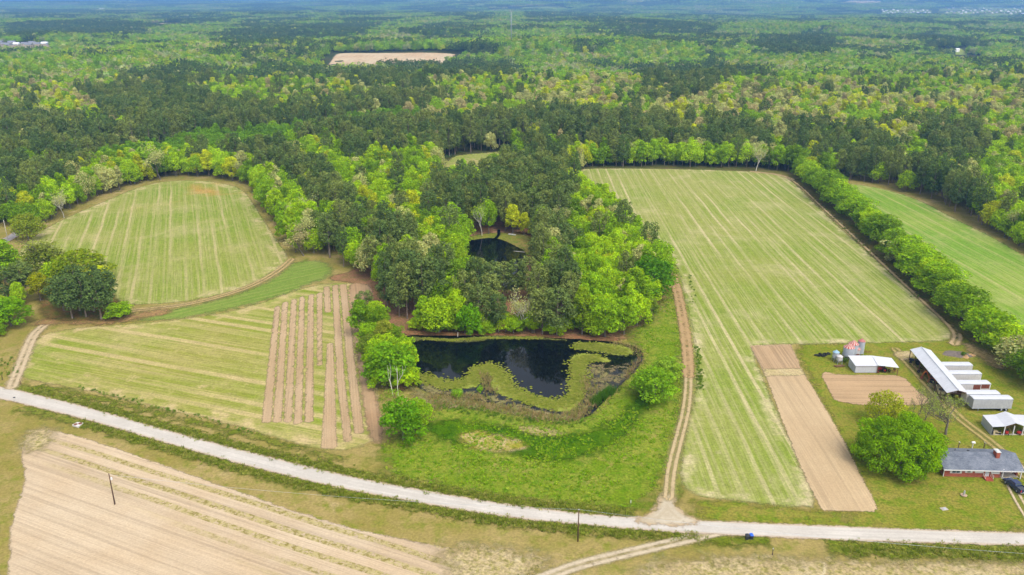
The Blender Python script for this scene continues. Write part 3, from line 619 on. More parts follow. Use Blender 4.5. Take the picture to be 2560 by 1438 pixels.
# kinds of wood: outlines of the dark pine stands and of the pale budding ones
PINE_Z = [[(815, 640), (850, 680), (920, 692), (1020, 690), (1040, 640), (960, 610), (840, 610)], [(940, 740), (955, 800), (1030, 825), (1085, 812), (1120, 740), (1010, 700)],
          [(1178, 790), (1190, 838), (1250, 838), (1300, 800), (1340, 838), (1440, 836), (1450, 770), (1400, 735), (1290, 728), (1180, 730)], [(1070, 600), (1210, 598), (1220, 560), (1230, 520), (1080, 520)],
          [(1310, 690), (1400, 700), (1420, 640), (1370, 610), (1315, 620)], [(1200, 530), (1230, 575), (1400, 590), (1440, 540), (1420, 480), (1410, 425), (1270, 440), (1190, 480)],
          [(2085, 450), (2300, 495), (2400, 550), (2480, 590), (2420, 520), (2300, 455), (2120, 430)], [(700, 470), (790, 560), (850, 580), (880, 540), (800, 450), (720, 430)]]
CROWN_PINE = [[(0, 265), (330, 325), (260, 372), (0, 385)], [(190, 225), (420, 212), (530, 240), (640, 315), (420, 325), (280, 290)], [(330, 182), (520, 163), (560, 200), (400, 218)], [(560, 255), (770, 272), (720, 305), (560, 292)],
              [(830, 188), (1070, 200), (1080, 228), (870, 215)], [(900, 165), (1140, 142), (1290, 150), (1290, 192), (1060, 192)], [(1600, 160), (1740, 148), (1910, 165), (1760, 236), (1610, 230)], [(1880, 88), (2110, 92), (2060, 132), (1900, 132)],
              [(2230, 78), (2350, 78), (2460, 110), (2340, 135)], [(860, 312), (1330, 288), (1340, 360), (1180, 345), (860, 372)], [(1340, 268), (1560, 288), (1880, 310), (1950, 372), (1700, 352), (1340, 372)], [(1960, 300), (2200, 330), (2250, 380), (2050, 400), (1960, 370)],
              [(300, 385), (700, 352), (720, 398), (480, 392), (300, 408)], [(2300, 300), (2500, 330), (2440, 400), (2330, 370)], [(0, 400), (220, 395), (300, 420), (150, 450), (0, 460)], [(560, 75), (900, 62), (940, 85), (600, 95)], [(0, 60), (300, 50), (380, 78), (60, 95)], [(1500, 60), (1700, 52), (1800, 75), (1560, 85)], [(1080, 108), (1260, 100), (1270, 125), (1100, 130)]]
LOW_Z = [[(60, 415), (250, 372), (500, 335), (860, 300), (1000, 275), (1090, 290), (1000, 310), (720, 350), (420, 375), (180, 400)]]
PALE_Z = [[(1480, 262), (1700, 222), (1920, 235), (1990, 300), (1800, 312), (1560, 292)], [(700, 262), (840, 205), (1050, 215), (1080, 255), (820, 285)], [(2100, 250), (2560, 225), (2560, 290), (2150, 290)], [(340, 250), (420, 248), (480, 270), (360, 282)], [(560, 300), (700, 290), (760, 312), (580, 318)]]
PTc = lambda px, h: np.array([PT(a, b, h)[:2] for a, b in px])
pineW = [PP(z) for z in PINE_Z] + [PTc(z, 15) for z in CROWN_PINE]
lowW = [PTc(z, 11) for z in LOW_Z]; paleW = [PTc(z, 11) for z in PALE_Z]
def jgrid(x0, x1, y0, y1, s, rs, j=.34):
    X, Y = np.meshgrid(np.arange(x0, x1, s), np.arange(y0, y1, s * .9)); X = X + (np.arange(X.shape[0]) % 2 * s * .5)[:, None]
    p = np.stack([X.ravel(), Y.ravel()], 1); return p + rs.uniform(-j, j, p.shape) * s
def wooded(p, pad=0.0):
    m = polysd(p, wood_poly) > pad
    for o in openings: m &= polysd(p, o) < -pad - 1.0
    return m
_T = dict(bright=lin(160, 208, 44, .74), mid=lin(138, 190, 44, .72), deep=lin(116, 164, 46, .68), yellow=lin(182, 208, 52, .76), pale=lin(208, 212, 140, .74), tan=lin(206, 196, 142, .70), pine=lin(112, 128, 70, .66), pine2=lin(98, 118, 66, .64), pine3=lin(128, 138, 74, .66), olive=lin(160, 156, 76, .62), low=lin(120, 176, 62, .64))
TINTS = {k: (np.array(v) * ((1.25, 1.32, 1.1) if 'pine' in k else (.95, .95, .85) if k in ('pale', 'tan') else (1.30, 1.08, .55))) for k, v in _T.items()}
TINTS['olive'] = np.array(lin(170, 176, 50, .62))
def choose(p, rs):
    """species and leaf colour for points p"""
    n = len(p); x, y = p.T
    pn = fbm(x / 110 + 11, y / 150 + 5, 21, 3) + rs.uniform(-.08, .08, n)
    border = polysd(p, wood_poly) < 20
    pine = (pn > .70) & (y > 560) | (rs.uniform(0, 1, n) < .05)
    for k_, z in enumerate(pineW): pine |= (polysd(p, z) > 0) & (rs.uniform(0, 1, n) < (.90 if k_ < len(PINE_Z) else .76)) & ((k_ < len(PINE_Z)) | ~border)
    lowm = np.zeros(n, bool); palem = fbm(x / 90 + 3, y / 130 + 8, 31, 3) > .60
    for z in lowW: lowm |= polysd(p, z) > 0
    for z in paleW: palem |= polysd(p, z) > 0
    pine &= ~lowm
    near = y < 560
    r = rs.uniform(0, 1, n); kind = []; tint = np.zeros((n, 3)); sc = rs.uniform(.82, 1.18, n)
    for i in range(n):
        if pine[i]:
            kind.append('pine'); t = TINTS[('pine', 'pine2', 'pine3')[int(r[i] * 2.999)]]
        elif lowm[i]:
            kind.append('broad'); t = TINTS['low']; sc[i] *= .85
        elif palem[i] and not near[i]:
            k = r[i]; kind.append('broad'); t = TINTS['pale' if k < .34 else 'tan' if k < .52 else 'yellow' if k < .75 else 'mid']; sc[i] *= 1.08
        else:
            k = r[i]
            if near[i]:
                kind.append('budding' if k > .965 else 'broad'); t = TINTS['bright' if k < .36 else 'mid' if k < .70 else 'deep' if k < .84 else 'yellow' if k < .90 else 'pale']
            else:
                kind.append('broad'); t = TINTS['bright' if k < .30 else 'mid' if k < .60 else 'yellow' if k < .70 else 'deep' if k < .84 else 'pale' if k < .94 else 'tan']
        tint[i] = np.array(t) * rs.uniform(.88, 1.12)
    sc = np.where(y > 560, sc * 1.16, sc)
    return np.array(kind), tint, sc

rs = np.random.RandomState(7)
NEAR_Y = 980
pts = jgrid(-760, 760, 190, NEAR_Y, 6.6, rs)
pts = pts[np.abs(pts[:, 0]) < .70 * pts[:, 1] + 40]
pts = pts[wooded(pts, 1.2)]
keep = np.ones(len(pts), bool); far = pts[:, 1] > 560; keep &= ~far | (rs.uniform(0, 1, len(pts)) < .66)
pts = pts[keep]
kind, tint, sc = choose(pts, rs)
TREES = []                                                   # x, y, kind, proto, sx, sz, rot, tint, label, place
def zone(x, y):
    if y > 520: return 'far'
    if x < -205 and y < 400: return 'left_edge'
    if x < -150: return 'left_back'
    if y > 470 and x > 40: return 'right_back'
    if x > 150: return 'far_right'
    return 'grove'
for i in range(len(pts)):
    x, y = pts[i]; TREES.append(dict(x=x, y=y, kind=kind[i], p=rs.randint(0, 60), sx=sc[i] * rs.uniform(.9, 1.1), sz=sc[i] * rs.uniform(.92, 1.12), rot=rs.uniform(0, 6.28), tint=tint[i], zone=zone(x, y)))
# trees placed one by one
def T(px, py, kind, h, w, tint, label=None, p=0, place='hand', grp=None):
    x, y = P(px, py); base = {'broad': (13.5, 9.2), 'pine': (19.3, 7.2), 'budding': (13.0, 9.0)}[kind]
    t = np.array(TINTS[tint]) if isinstance(tint, str) else np.array(tint) * np.array([.92, .88, .7])
    TREES.append(dict(x=x, y=y, kind=kind, p=p, sx=w / base[1], sz=h / base[0], rot=px * 1.7 % 6.28, tint=t, zone=place, label=label, grp=grp))
T(104, 690, 'budding', 15, 19, lin(160, 176, 76, .74), "olive spreading oak just leafing out at the back of the left clump", 1)
T(110, 694, 'broad', 13.5, 14, lin(146, 166, 62, .66), "brownish olive round-crowned oak beside the leafing oak in the left clump", 2)
T(204, 704, 'broad', 13, 19, lin(160, 186, 34, .70), "wide yellow-green oak behind the pines of the left clump", 2)
T(246, 716, 'broad', 9, 10, 'yellow', "small yellow-green oak at the field side of the left clump behind the pines", 4)
T(140, 712, 'broad', 10, 9, 'bright', "fresh green tree between the two oaks of the left clump", 0)
T(102, 752, 'broad', 10.5, 9, lin(184, 196, 22, .66), "yellow-green oval tree left of the dark pines in the left clump", 3)
for k, (px, py, h, w, d) in enumerate([(181, 797, 16, 9, "with a bare leaning trunk at the left end of the pine clump"), (200, 778, 16.5, 9, "in the middle of the pine clump behind the front trunks"), (216, 793, 16.5, 9, "with a slim trunk in the middle of the pine clump"), (236, 780, 17, 9.5, "behind the front trunks toward the right of the pine clump"),
                                    (254, 799, 16.5, 9, "with a pale trunk nearest the red track in the pine clump"), (272, 785, 16, 9.5, "at the right end of the pine clump by the left field"), (160, 778, 14, 8, "at the back left of the pine clump by the left field")]):
    T(px, py, 'pine', h, w, 'pine2', "dark pine " + d, k)
T(300, 796, 'broad', 6.5, 9, 'mid', "low green bushy tree at the right foot of the pine clump", 4)
T(18, 704, 'broad', 15, 15, 'mid', "large green tree on the left border above the pine and the bright maple", 1)
T(-20, 690, 'broad', 15, 14, 'deep', "deep green tree cut by the left border near the far road", 0)
T(22, 752, 'pine', 14, 10, 'pine2', "dark pine at the left border behind the bright green tree", 2)
T(62, 748, 'pine', 14, 9, 'pine', "dark pine beside the slender green tree left of the clump", 1)
T(52, 765, 'broad', 9, 6, 'bright', "slender bright green tree in front of the dark pines at the left border", 3)
T(28, 815, 'broad', 10.5, 13, lin(140, 196, 22, .7), "bright yellow-green tree at the left border beside the dirt track", 0)
T(-15, 806, 'broad', 10, 12, 'bright', "green tree cut by the left border behind the bright one by the track", 2)
T(-8, 838, 'broad', 4.5, 7, 'deep', "low dark shrub-like tree cut by the left border by the dirt track", 4)
# left bank of the near pond
T(914, 792, 'pine', 10, 6.5, 'pine', "small dark pine at the head of the tree row on the pond's left bank", 2)
T(905, 842, 'broad', 11.5, 9, lin(140, 190, 40, .66), "yellow-green tree at the strip side of the pond's left bank row", 1)
T(945, 845, 'broad', 11.5, 9, 'deep', "dark green tree behind the bright ones on the pond's left bank", 0)
T(962, 878, 'broad', 10.5, 7, lin(180, 196, 70, .66), "pale yellow-green topped tree in the middle of the left bank row", 3)
T(980, 872, 'broad', 9.5, 8, 'deep', "dark rounded tree nearest the pond in the left bank row", 4)
T(938, 905, 'broad', 9.5, 9, lin(146, 176, 66, .62), "greyish green tree at the strip side of the left bank row", 2)
T(983, 958, 'broad', 14, 14.5, lin(140, 196, 40, .68), "big bright green tree on the pond bank with a dead white snag before it", 4)
T(948, 935, 'broad', 11, 10, 'mid', "mid green tree beside the big bright one on the pond's left bank", 0)
T(1020, 940, 'broad', 10, 8.5, 'bright', "bright green tree leaning over the pond on the left bank", 1)
T(1008, 1100, 'broad', 12.5, 10.5, lin(124, 184, 30, .66), "lone green tree with bare lower twigs at the near corner of the pond", 4)
T(1040, 1066, 'broad', 8, 7.5, 'mid', "smaller green tree tucked behind the lone tree at the pond corner", 2)
T(1636, 1004, 'broad', 10.5, 10.5, lin(146, 196, 44, .76), "round bright green tree between the near pond and the farm lane", 2)
T(1662, 960, 'broad', 8.5, 9, lin(156, 196, 64, .76), "pale green tree behind the round one between pond and farm lane", 0)
T(1610, 985, 'broad', 7, 7, 'mid', "small green tree at the pond side of the round tree by the lane", 4)
for px, py, h, w, tn, lb, p in [(928, 872, 10, 9, 'mid', "mid green tree filling the strip side of the pond's left bank row", 4), (962, 912, 10.5, 9.5, 'bright', "bright green rounded tree behind the big one of the pond's left bank", 2), (1004, 915, 10, 8.5, 'mid', "mid green tree over the water behind the big bright bank tree", 0),
        (1016, 968, 7.5, 8, 'bright', "low bright green tree at the water below the big bank tree", 4), (955, 968, 7.5, 8, 'mid', "low green tree at the strip side below the big bank tree", 4), (940, 820, 10, 8, 'bright', "bright green tree near the head of the pond's left bank row", 0)]:
    T(px, py, 'broad', h, w, tn, lb, p)
# front of the grove
for px, py, k, h, w, tn, lb, p in [(1098, 832, 'broad', 13, 11, 'bright', "broad bright green tree overhanging the far left bank of the near pond", 2), (1060, 826, 'broad', 11, 7, 'mid', "green tree at the left end of the grove's pond front", 1),
        (1140, 830, 'broad', 15, 8, 'bright', "tall slim bright green tree in the grove's pond front", 3), (1174, 838, 'broad', 12, 8.5, lin(132, 196, 20, .68), "drooping bright green tree reaching the water of the near pond", 4),
        (1298, 828, 'budding', 14, 9, 'pale', "pale bare-limbed birch standing before the gap in the grove", 0), (1330, 832, 'broad', 8, 6, 'bright', "small bright green tree right of the pale birch", 3),
        (1356, 836, 'pine', 17, 9, 'pine3', "tall dark pine in the grove front right of the birch", 0), (1392, 840, 'pine', 18, 9.5, 'pine', "broad dark pine in the grove front with a stout trunk", 2), (1385, 838, 'broad', 6, 7, 'bright', "low bright tree under the stout pine at the pond", 4),
        (1455, 838, 'broad', 15, 9, lin(160, 196, 40, .68), "yellow-green tree right of the dark pines in the pond front", 1), (1512, 842, 'broad', 14, 11, 'mid', "mid green tree at the right end of the pond's far bank", 0), (1490, 838, 'broad', 10, 8, 'bright', "bright green low-branched tree at the right end of the pond front", 2),
        (1560, 836, 'broad', 13, 10, 'mid', "rounded green tree at the right corner of the pond front", 3), (1628, 804, 'broad', 7.5, 6.5, lin(150, 180, 64, .66), "small pale green tree standing out at the grove's right corner", 1),
        (1592, 815, 'broad', 13, 9.5, 'bright', "bright green tree behind the grove's right corner", 4), (1625, 748, 'broad', 17, 15, lin(110, 172, 34, .66), "huge domed green tree bulging from the grove's right side to the lane", 2), (1600, 690, 'broad', 16, 12, 'bright', "tall bright green tree behind the huge domed one at the grove's right side", 0),
        (1468, 668, 'broad', 15, 12, 'bright', "bright round-topped tree right of the far pond", 0), (1282, 585, 'broad', 14, 9, 'yellow', "yellow-green oval tree on the far pond's back bank", 3), (1310, 588, 'broad', 10, 7, 'yellow', "smaller yellow-green tree beside the oval one behind the far pond", 1), (1352, 606, 'pine', 19, 10, 'pine', "tall dark pine at the right end of the far pond", 2),
        (1360, 660, 'pine', 19, 10, 'pine3', "grey-green pine leaning over the right side of the far pond", 0), (1205, 590, 'budding', 17, 9, 'bright', "slim half-bare tree with a white trunk behind the far pond", 0), (1222, 586, 'broad', 16, 8, 'mid', "slender green tree at the back left of the far pond", 3),
        (1110, 690, 'broad', 13, 15, lin(160, 200, 30, .68), "wide yellow-green tree left of the far pond", 2), (1070, 660, 'broad', 13, 13, lin(150, 200, 36, .68), "rounded lime green tree behind the wide one left of the far pond", 4), (1160, 735, 'broad', 14, 12, lin(150, 196, 40, .68), "lime green tree at the near left of the far pond", 0),
        (1140, 700, 'broad', 12, 12, lin(160, 200, 34, .68), "bright tree between the lime ones left of the far pond", 2),
        (1200, 752, 'pine', 17, 9, 'pine3', "dark pine before the left half of the far pond", 0), (1228, 762, 'pine', 16, 9, 'pine', "grey-green pine at the left of the gap behind the birch", 1), (1256, 748, 'pine', 15.5, 8, 'pine3', "dark pine hiding the near edge of the far pond", 2), (1292, 752, 'pine', 16, 8.5, 'pine', "dark pine right behind the pale birch", 3), (1322, 748, 'pine', 17, 9, 'pine3', "rounded pine before the right half of the far pond", 0), (1222, 806, 'pine', 17, 9, 'pine3', "tall pine in the grove front left of the birch", 1), (1196, 824, 'pine', 17.5, 9, 'pine', "tall pine beside the drooping bright tree at the pond", 2), (1246, 832, 'pine', 14, 6.5, 'pine2', "slim pine just left of the pale birch", 3),
        (402, 450, 'budding', 20, 16, 'pale', "tall bare grey tree by the left field's back corner", 1), (1890, 428, 'budding', 17, 10, 'pale', "white-limbed bare tree at the back edge of the right field", 0), (1436, 425, 'budding', 15, 6, 'tan', "bare slender tree at the back left corner of the right field", 2),
        (760, 640, 'budding', 12, 13, 'tan', "grey budding tree at the forest corner beside the grass band", 1), (2520, 600, 'budding', 14, 9, 'pale', "grey bare tree at the far edge of the far right field", 1),
        (72, 600, 'broad', 13, 12, lin(168, 190, 60, .66), "rounded yellow-green tree beside the far road at the left", 2), (160, 545, 'budding', 14, 9, 'pale', "pale budding tree in the edge left of the left field", 0)]:
    T(px, py, k, h, w, tn, lb, p)
for k, px in enumerate(range(1040, 1560, 24)):
    T(px + (k * 7) % 11, 824 + (k * 5) % 13, 'broad', 4.5 + (k * 3 % 7) * .5, 5.5 + (k * 5 % 4) * .6, ('bright', 'mid', 'deep')[k % 3], "low leafy undergrowth tree at the foot of the grove along the pond's far bank", k, 'hand', "undergrowth along the pond's far bank")
# hedgerow between the right field and the far right field: counted from the barns
hl = chaikin(PP([(2600, 985), (2530, 905), (2450, 838), (2360, 752), (2270, 672), (2190, 600), (2120, 535), (2050, 475), (2005, 440)]), 2, False)
sg = np.hypot(*np.diff(hl, axis=0).T); cum = np.concatenate([[0], np.cumsum(sg)]); d = 2.0; k = 0
WORDS = "first second third fourth fifth sixth seventh eighth ninth tenth eleventh twelfth thirteenth fourteenth fifteenth sixteenth seventeenth eighteenth nineteenth twentieth twenty-first twenty-second twenty-third twenty-fourth twenty-fifth twenty-sixth twenty-seventh twenty-eighth twenty-ninth thirtieth thirty-first thirty-second thirty-third thirty-fourth thirty-fifth thirty-sixth thirty-seventh thirty-eighth thirty-ninth fortieth forty-first forty-second forty-third forty-fourth forty-fifth forty-sixth forty-seventh forty-eighth forty-ninth fiftieth".split()
hr = np.random.RandomState(5)
while d < cum[-1]:
    i = min(len(sg) - 1, int(np.searchsorted(cum, d)) - 1); f = (d - cum[i]) / sg[i]; q = hl[i] * (1 - f) + hl[i + 1] * f
    w = hr.uniform(10, 17); h = hr.uniform(9.5, 14.5); tn = np.array(TINTS[('deep', 'mid', 'deep', 'mid', 'bright')[hr.randint(0, 5)]])
    cn = "deep green"
    if k in (2, 17): tn = np.array(TINTS['pale']) * .9; cn = "pale blossoming"
    elif tn[0] > TINTS['mid'][0] * .94: cn = "bright green" if tn[0] > TINTS['mid'][0] * 1.1 else "mid green"
    TREES.append(dict(x=q[0] + hr.uniform(-1, 1), y=q[1] + hr.uniform(-1, 1), kind='broad', p=(0, 2, 4, 6)[hr.randint(0, 4)], sx=w / 9.2, sz=h / 13.5, rot=hr.uniform(0, 6), tint=tn, zone='hedge', label="%s tree, %s along the hedgerow of the right field counted from the barns" % (cn, WORDS[k]), grp="hedgerow trees beside the right field"))
    d += hr.uniform(5.5, 9.0); k += 1
# drop random ones standing inside hand-placed ones
hp = np.array([(t['x'], t['y'], 4.6 * t['sx'] * .62) for t in TREES if t['zone'] in ('hand', 'hedge')])
TREES = [t for t in TREES if t['zone'] in ('hand', 'hedge') or np.min(np.hypot(hp[:, 0] - t['x'], hp[:, 1] - t['y']) - hp[:, 2]) > 1.0]

# ------------------------------------------------------------------ single trees (nearest), the rest of the wood as one mass
LIMIT = dict(broad=288, pine=285, budding=40)
NAMES = dict(broad=("broadleaf_tree", "tree"), pine=("pine_tree", "pine"), budding=("budding_tree", "bare tree"))
TREES.sort(key=lambda t: (t['zone'] not in ('hand', 'hedge'), math.hypot(t['x'], t['y'])))
used = dict(broad=0, pine=0, budding=0); rest = []
def shade(t):
    r, g, b = t['tint']
    if t['kind'] == 'pine': return "dark green" if g < .135 * KEXP / .6 * .62 else "dark"
    if b > .13: return "pale budding"
    if r > .92 * g: return "yellow-green"
    return "bright green" if g > .30 else "deep green" if g < .2 else "mid green"
PLACE = dict(grove="in the grove round the ponds", left_edge="in the wood edge left of the left field", left_back="in the wood behind the left field", right_back="in the treeline behind the right field", far_right="in the wood behind the far right field", far="in the forest beyond the fields")
def size_word(t): return "tall" if t['sz'] > 1.1 else "short" if t['sz'] < .9 else "middling"
for t in TREES:
    k = t['kind']
    if used[k] >= LIMIT[k]: rest.append(t); continue
    used[k] += 1
    pr = PROTO[k][t['p'] % len(PROTO[k])]; z = float(terrain(t['x'], t['y']))
    nm = dict(broad="broadleaf tree", pine="pine", budding="half-bare tree")[k]
    lb = t.get('label') or "%s %s %s %s" % (size_word(t), shade(t), nm, PLACE[t['zone']])
    o = thing(NAMES[k][0], lb, NAMES[k][1], (t['x'], t['y'], z), t['rot'], t.get('grp') or ("%ss %s" % (nm, PLACE[t['zone']]) if t['zone'] not in ('hand', 'hedge') else None))
    o.scale = (t['sx'], t['sx'], t['sz'])
    c = bpy.data.objects.new("crown", pr[1]); COL.objects.link(c); c.parent = o; c["tint"] = [float(q) for q in t['tint']]
    b = bpy.data.objects.new("trunk", pr[0]); COL.objects.link(b); b.parent = o

def gn_scatter(name, pos, idx, rot, scl, tint, protos, label=None):
    """points that carry copies of the meshes in protos: one object of kind stuff"""
    pc = bpy.data.collections.new(name + "_kinds")
    for i, me in enumerate(protos):
        oo = bpy.data.objects.new("%s_kind_%02d" % (name, i), me); pc.objects.link(oo)
    me = bpy.data.meshes.new(name); me.vertices.add(len(pos)); me.vertices.foreach_set("co", np.asarray(pos, np.float32).ravel())
    def at(nm, ty, prop, a): q = me.attributes.new(nm, ty, 'POINT'); q.data.foreach_set(prop, a)
    at("idx", 'INT', "value", np.asarray(idx, np.int32)); at("rot", 'FLOAT', "value", np.asarray(rot, np.float32))
    at("scl", 'FLOAT_VECTOR', "vector", np.asarray(scl, np.float32).ravel())
    at("tint", 'FLOAT_COLOR', "color", np.hstack([np.asarray(tint, np.float32), np.ones((len(pos), 1), np.float32)]).ravel())
    o = link(name, me); tag(o, kind='stuff')
    if label: o["label"] = label
    g = bpy.data.node_groups.new(name, 'GeometryNodeTree')
    g.interface.new_socket("Geometry", in_out='INPUT', socket_type='NodeSocketGeometry'); g.interface.new_socket("Geometry", in_out='OUTPUT', socket_type='NodeSocketGeometry')
    N = g.nodes; L = g.links; gi, go = N.new('NodeGroupInput'), N.new('NodeGroupOutput')
    ip = N.new('GeometryNodeInstanceOnPoints'); ci = N.new('GeometryNodeCollectionInfo')
    ci.inputs['Collection'].default_value = pc; ci.inputs['Separate Children'].default_value = True; ci.inputs['Reset Children'].default_value = True
    def na(nm, ty): q = N.new('GeometryNodeInputNamedAttribute'); q.data_type = ty; q.inputs['Name'].default_value = nm; return q.outputs['Attribute']
    cb = N.new('ShaderNodeCombineXYZ'); L.new(na("rot", 'FLOAT'), cb.inputs[2])
    L.new(gi.outputs[0], ip.inputs['Points']); L.new(ci.outputs[0], ip.inputs['Instance']); ip.inputs['Pick Instance'].default_value = True
    L.new(na("idx", 'INT'), ip.inputs['Instance Index']); L.new(cb.outputs[0], ip.inputs['Rotation']); L.new(na("scl", 'FLOAT_VECTOR'), ip.inputs['Scale'])
    L.new(ip.outputs[0], go.inputs[0]); md = o.modifiers.new("scatter", 'NODES'); md.node_group = g
    return o
def whole(tr, cr):                                            # trunk and crown in one mesh, for the mass
    me = cr.copy(); bm_v = []
    nv, nt = len(cr.vertices), len(tr.vertices)
    v = np.empty(nv * 3, np.float32); cr.vertices.foreach_get("co", v); w = np.empty(nt * 3, np.float32); tr.vertices.foreach_get("co", w)
    f = np.empty(len(cr.loops), np.int32); cr.loops.foreach_get("vertex_index", f); h = np.empty(len(tr.loops), np.int32); tr.loops.foreach_get("vertex_index", h)
    cc = np.empty(nv * 4, np.float32); cr.attributes["col"].data.foreach_get("color", cc)
    me = mesh_np("whole_tree", np.vstack([v.reshape(-1, 3), w.reshape(-1, 3)]), [(4, np.concatenate([f, h + nv]).reshape(-1, 4))], dict(col=np.vstack([cc.reshape(-1, 4)[:, :3], np.ones((nt, 3))])))
    me.materials.append(cr.materials[0]); me.materials.append(tr.materials[0])
    mi = np.concatenate([np.zeros(len(f) // 4, np.int32), np.ones(len(h) // 4, np.int32)]); me.polygons.foreach_set("material_index", mi)
    return me
kinds = []; start = {}
for k in ('broad', 'pine', 'budding'):
    start[k] = len(kinds)
    for tr, cr in PROTO[k]: kinds.append(whole(tr, cr))
if rest:
    gn_scatter("woodland", [(t['x'], t['y'], float(terrain(t['x'], t['y']))) for t in rest], [start[t['kind']] + t['p'] % len(PROTO[t['kind']]) for t in rest],
               [t['rot'] for t in rest], [(t['sx'], t['sx'], t['sz']) for t in rest], [t['tint'] for t in rest], kinds)

# ------------------------------------------------------------------ the forest beyond: patches of wood, each a piece of canopy
def patch_mesh(name, seed, size, spacing, kind, nf, leaf):
    rs = np.random.RandomState(seed); p = jgrid(-size / 2, size / 2, -size / 2, size / 2, spacing, rs)
    p = p[np.hypot(*p.T) < size * .56]; V = []; C = []
    for x, y in p:
        kd = kind if kind != 'mix' else ('pine' if rs.uniform() < .45 else 'green')
        r = rs.uniform()
        if kd == 'pine': t = TINTS[('pine', 'pine2', 'pine3')[rs.randint(0, 3)]]; R = rs.uniform(3.0, 4.4); z1 = rs.uniform(15, 20); z0 = z1 * .3
        else:
            t = TINTS[dict(green=('bright' if r < .34 else 'mid' if r < .66 else 'yellow' if r < .74 else 'deep' if r < .88 else 'pale'), pale=('pale' if r < .36 else 'tan' if r < .54 else 'yellow' if r < .66 else 'mid'), low=('low' if r < .8 else 'mid'))[kd]]
            R = rs.uniform(3.6, 6.0); z1 = rs.uniform(9, 18); z0 = 1
            if kd == 'low': R *= .7; z1 *= .5
        sc = spacing / 7.5; R *= sc
        v, f, c, lb = (crown_pine(rs.randint(1e6), R, z0, z1, 12, nf, leaf) if kd == 'pine' else crown_broad(rs.randint(1e6), R, z0, z1, 8, nf, leaf))
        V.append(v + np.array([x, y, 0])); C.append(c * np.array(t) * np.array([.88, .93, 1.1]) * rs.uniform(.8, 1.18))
    V = np.vstack(V); me = mesh_np(name, V, [(4, np.arange(len(V)).reshape(-1, 4))], dict(col=np.vstack(C))); me.materials.append(M_LEAF); return me
PK = ['green', 'green', 'green', 'pine', 'pine', 'pale', 'pale', 'mix', 'mix', 'low']
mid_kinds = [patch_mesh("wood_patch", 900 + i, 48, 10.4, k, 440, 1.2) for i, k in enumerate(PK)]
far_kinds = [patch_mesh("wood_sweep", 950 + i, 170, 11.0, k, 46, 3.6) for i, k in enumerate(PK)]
def patch_kind(p, rs, u):
    n = len(p); x, y = p.T; pn = fbm(x / u + 11, y / (u * 1.9) + 5, 21, 4) + rs.uniform(-.09, .09, n); pa = fbm(x / (u * .8) + 3, y / (u * 1.6) + 8, 31, 3) + rs.uniform(-.06, .06, n)
    pale = pa > .60; low = np.zeros(n, bool)
    for z in paleW: pale |= polysd(p, z) > 0
    for z in lowW: low |= polysd(p, z) > 0
    pine = (pn > np.where(y < 2600, .68, .60)) & ~low
    for z in pineW: pine |= (polysd(p, z) > 0)
    thin = pine & (rs.uniform(0, 1, n) < .34); pine &= ~thin
    mixm = ((pn > .53) | thin) & ~pine
    r = rs.randint(0, 6, n)
    return np.where(low, 9, np.where(pine, 3 + r % 2, np.where(pale, 5 + r % 2, np.where(mixm, 7 + r % 2, r % 3))))
def patches(name, y0, y1, s, kinds, u, pad, sc):
    rs = np.random.RandomState(int(y0)); p = jgrid(-.74 * y1 - 100, .74 * y1 + 100, y0, y1, s, rs, .22)
    p = p[np.abs(p[:, 0]) < .70 * p[:, 1] + 80]
    m = np.ones(len(p), bool)
    for o in openings:
        q = o.mean(0); rr = np.hypot(*(o - q).T).max() + s * 2; c = np.hypot(*(p - q).T) < rr
        if c.any():
            g = polysd(p[c], o); m[np.where(c)[0][g > -pad]] = False
    p = p[m]; n = len(p)
    tv = rs.uniform(.86, 1.14, (n, 1)) * np.ones((1, 3)); tv[:, 0] *= rs.uniform(.9, 1.1, n)
    k = patch_kind(p, rs, u); ss = rs.uniform(.9, 1.1, n) * sc
    gn_scatter(name, np.column_stack([p, terrain(p[:, 0], p[:, 1]) - .3]), k, rs.uniform(0, 6.28, n), np.column_stack([ss, ss, rs.uniform(.85, 1.2, n) * sc]), tv, kinds)
    return n
n1 = patches("forest", NEAR_Y, 6200, 38, mid_kinds, 130, 20, 1.0)
n2 = patches("distant_forest", 6200, 17500, 150, far_kinds, 380, 70, 1.0)
print("TREES", len(TREES), used, "rest", len(rest), "patches", n1, n2)

# bare land showing among the woods
FARS = soil_mat("far_soil", lin(228, 206, 172), lin(220, 190, 150), 0.3, 3.0, w=2, amp=4)
def far_sheet(name, world, mat, res, feather): return sheet(name, world, mat, res, feather, smooth=1, world=True, z=.4)
far_sheet("far_bare_field", seen(BAREF), FARS, 12, 14)
for b in BITS[:1]: far_sheet("far_bare_field", seen(b), FARS, 14, 14)
far_sheet("far_bare_field", seen(BITS[1]), FARS, 60, 60)
G_FAR = grass_mat("far_grass", lin(150, 176, 70), lin(176, 184, 100), lin(140, 160, 60), lin(206, 186, 140), w=2, amp=4)
for b in BITS[2:]: far_sheet("far_clearing", seen(b), G_FAR, 20, 16)
sheet("thin_field", seen(THIN), grass_mat("thin_turf", lin(164, 178, 86), lin(190, 180, 116), lin(150, 170, 60), lin(206, 176, 130), w=2, amp=3), 3, 4, smooth=1, world=True)
sheet("clearing", CLEAR, G_FAR, 3, 4)
strip("far_road", [(-60, 640), (10, 606), (64, 571), (90, 556)], 2.6, gravel_mat("far_asphalt", lin(176, 170, 170), lin(160, 154, 156)), 1.5, 1.5)

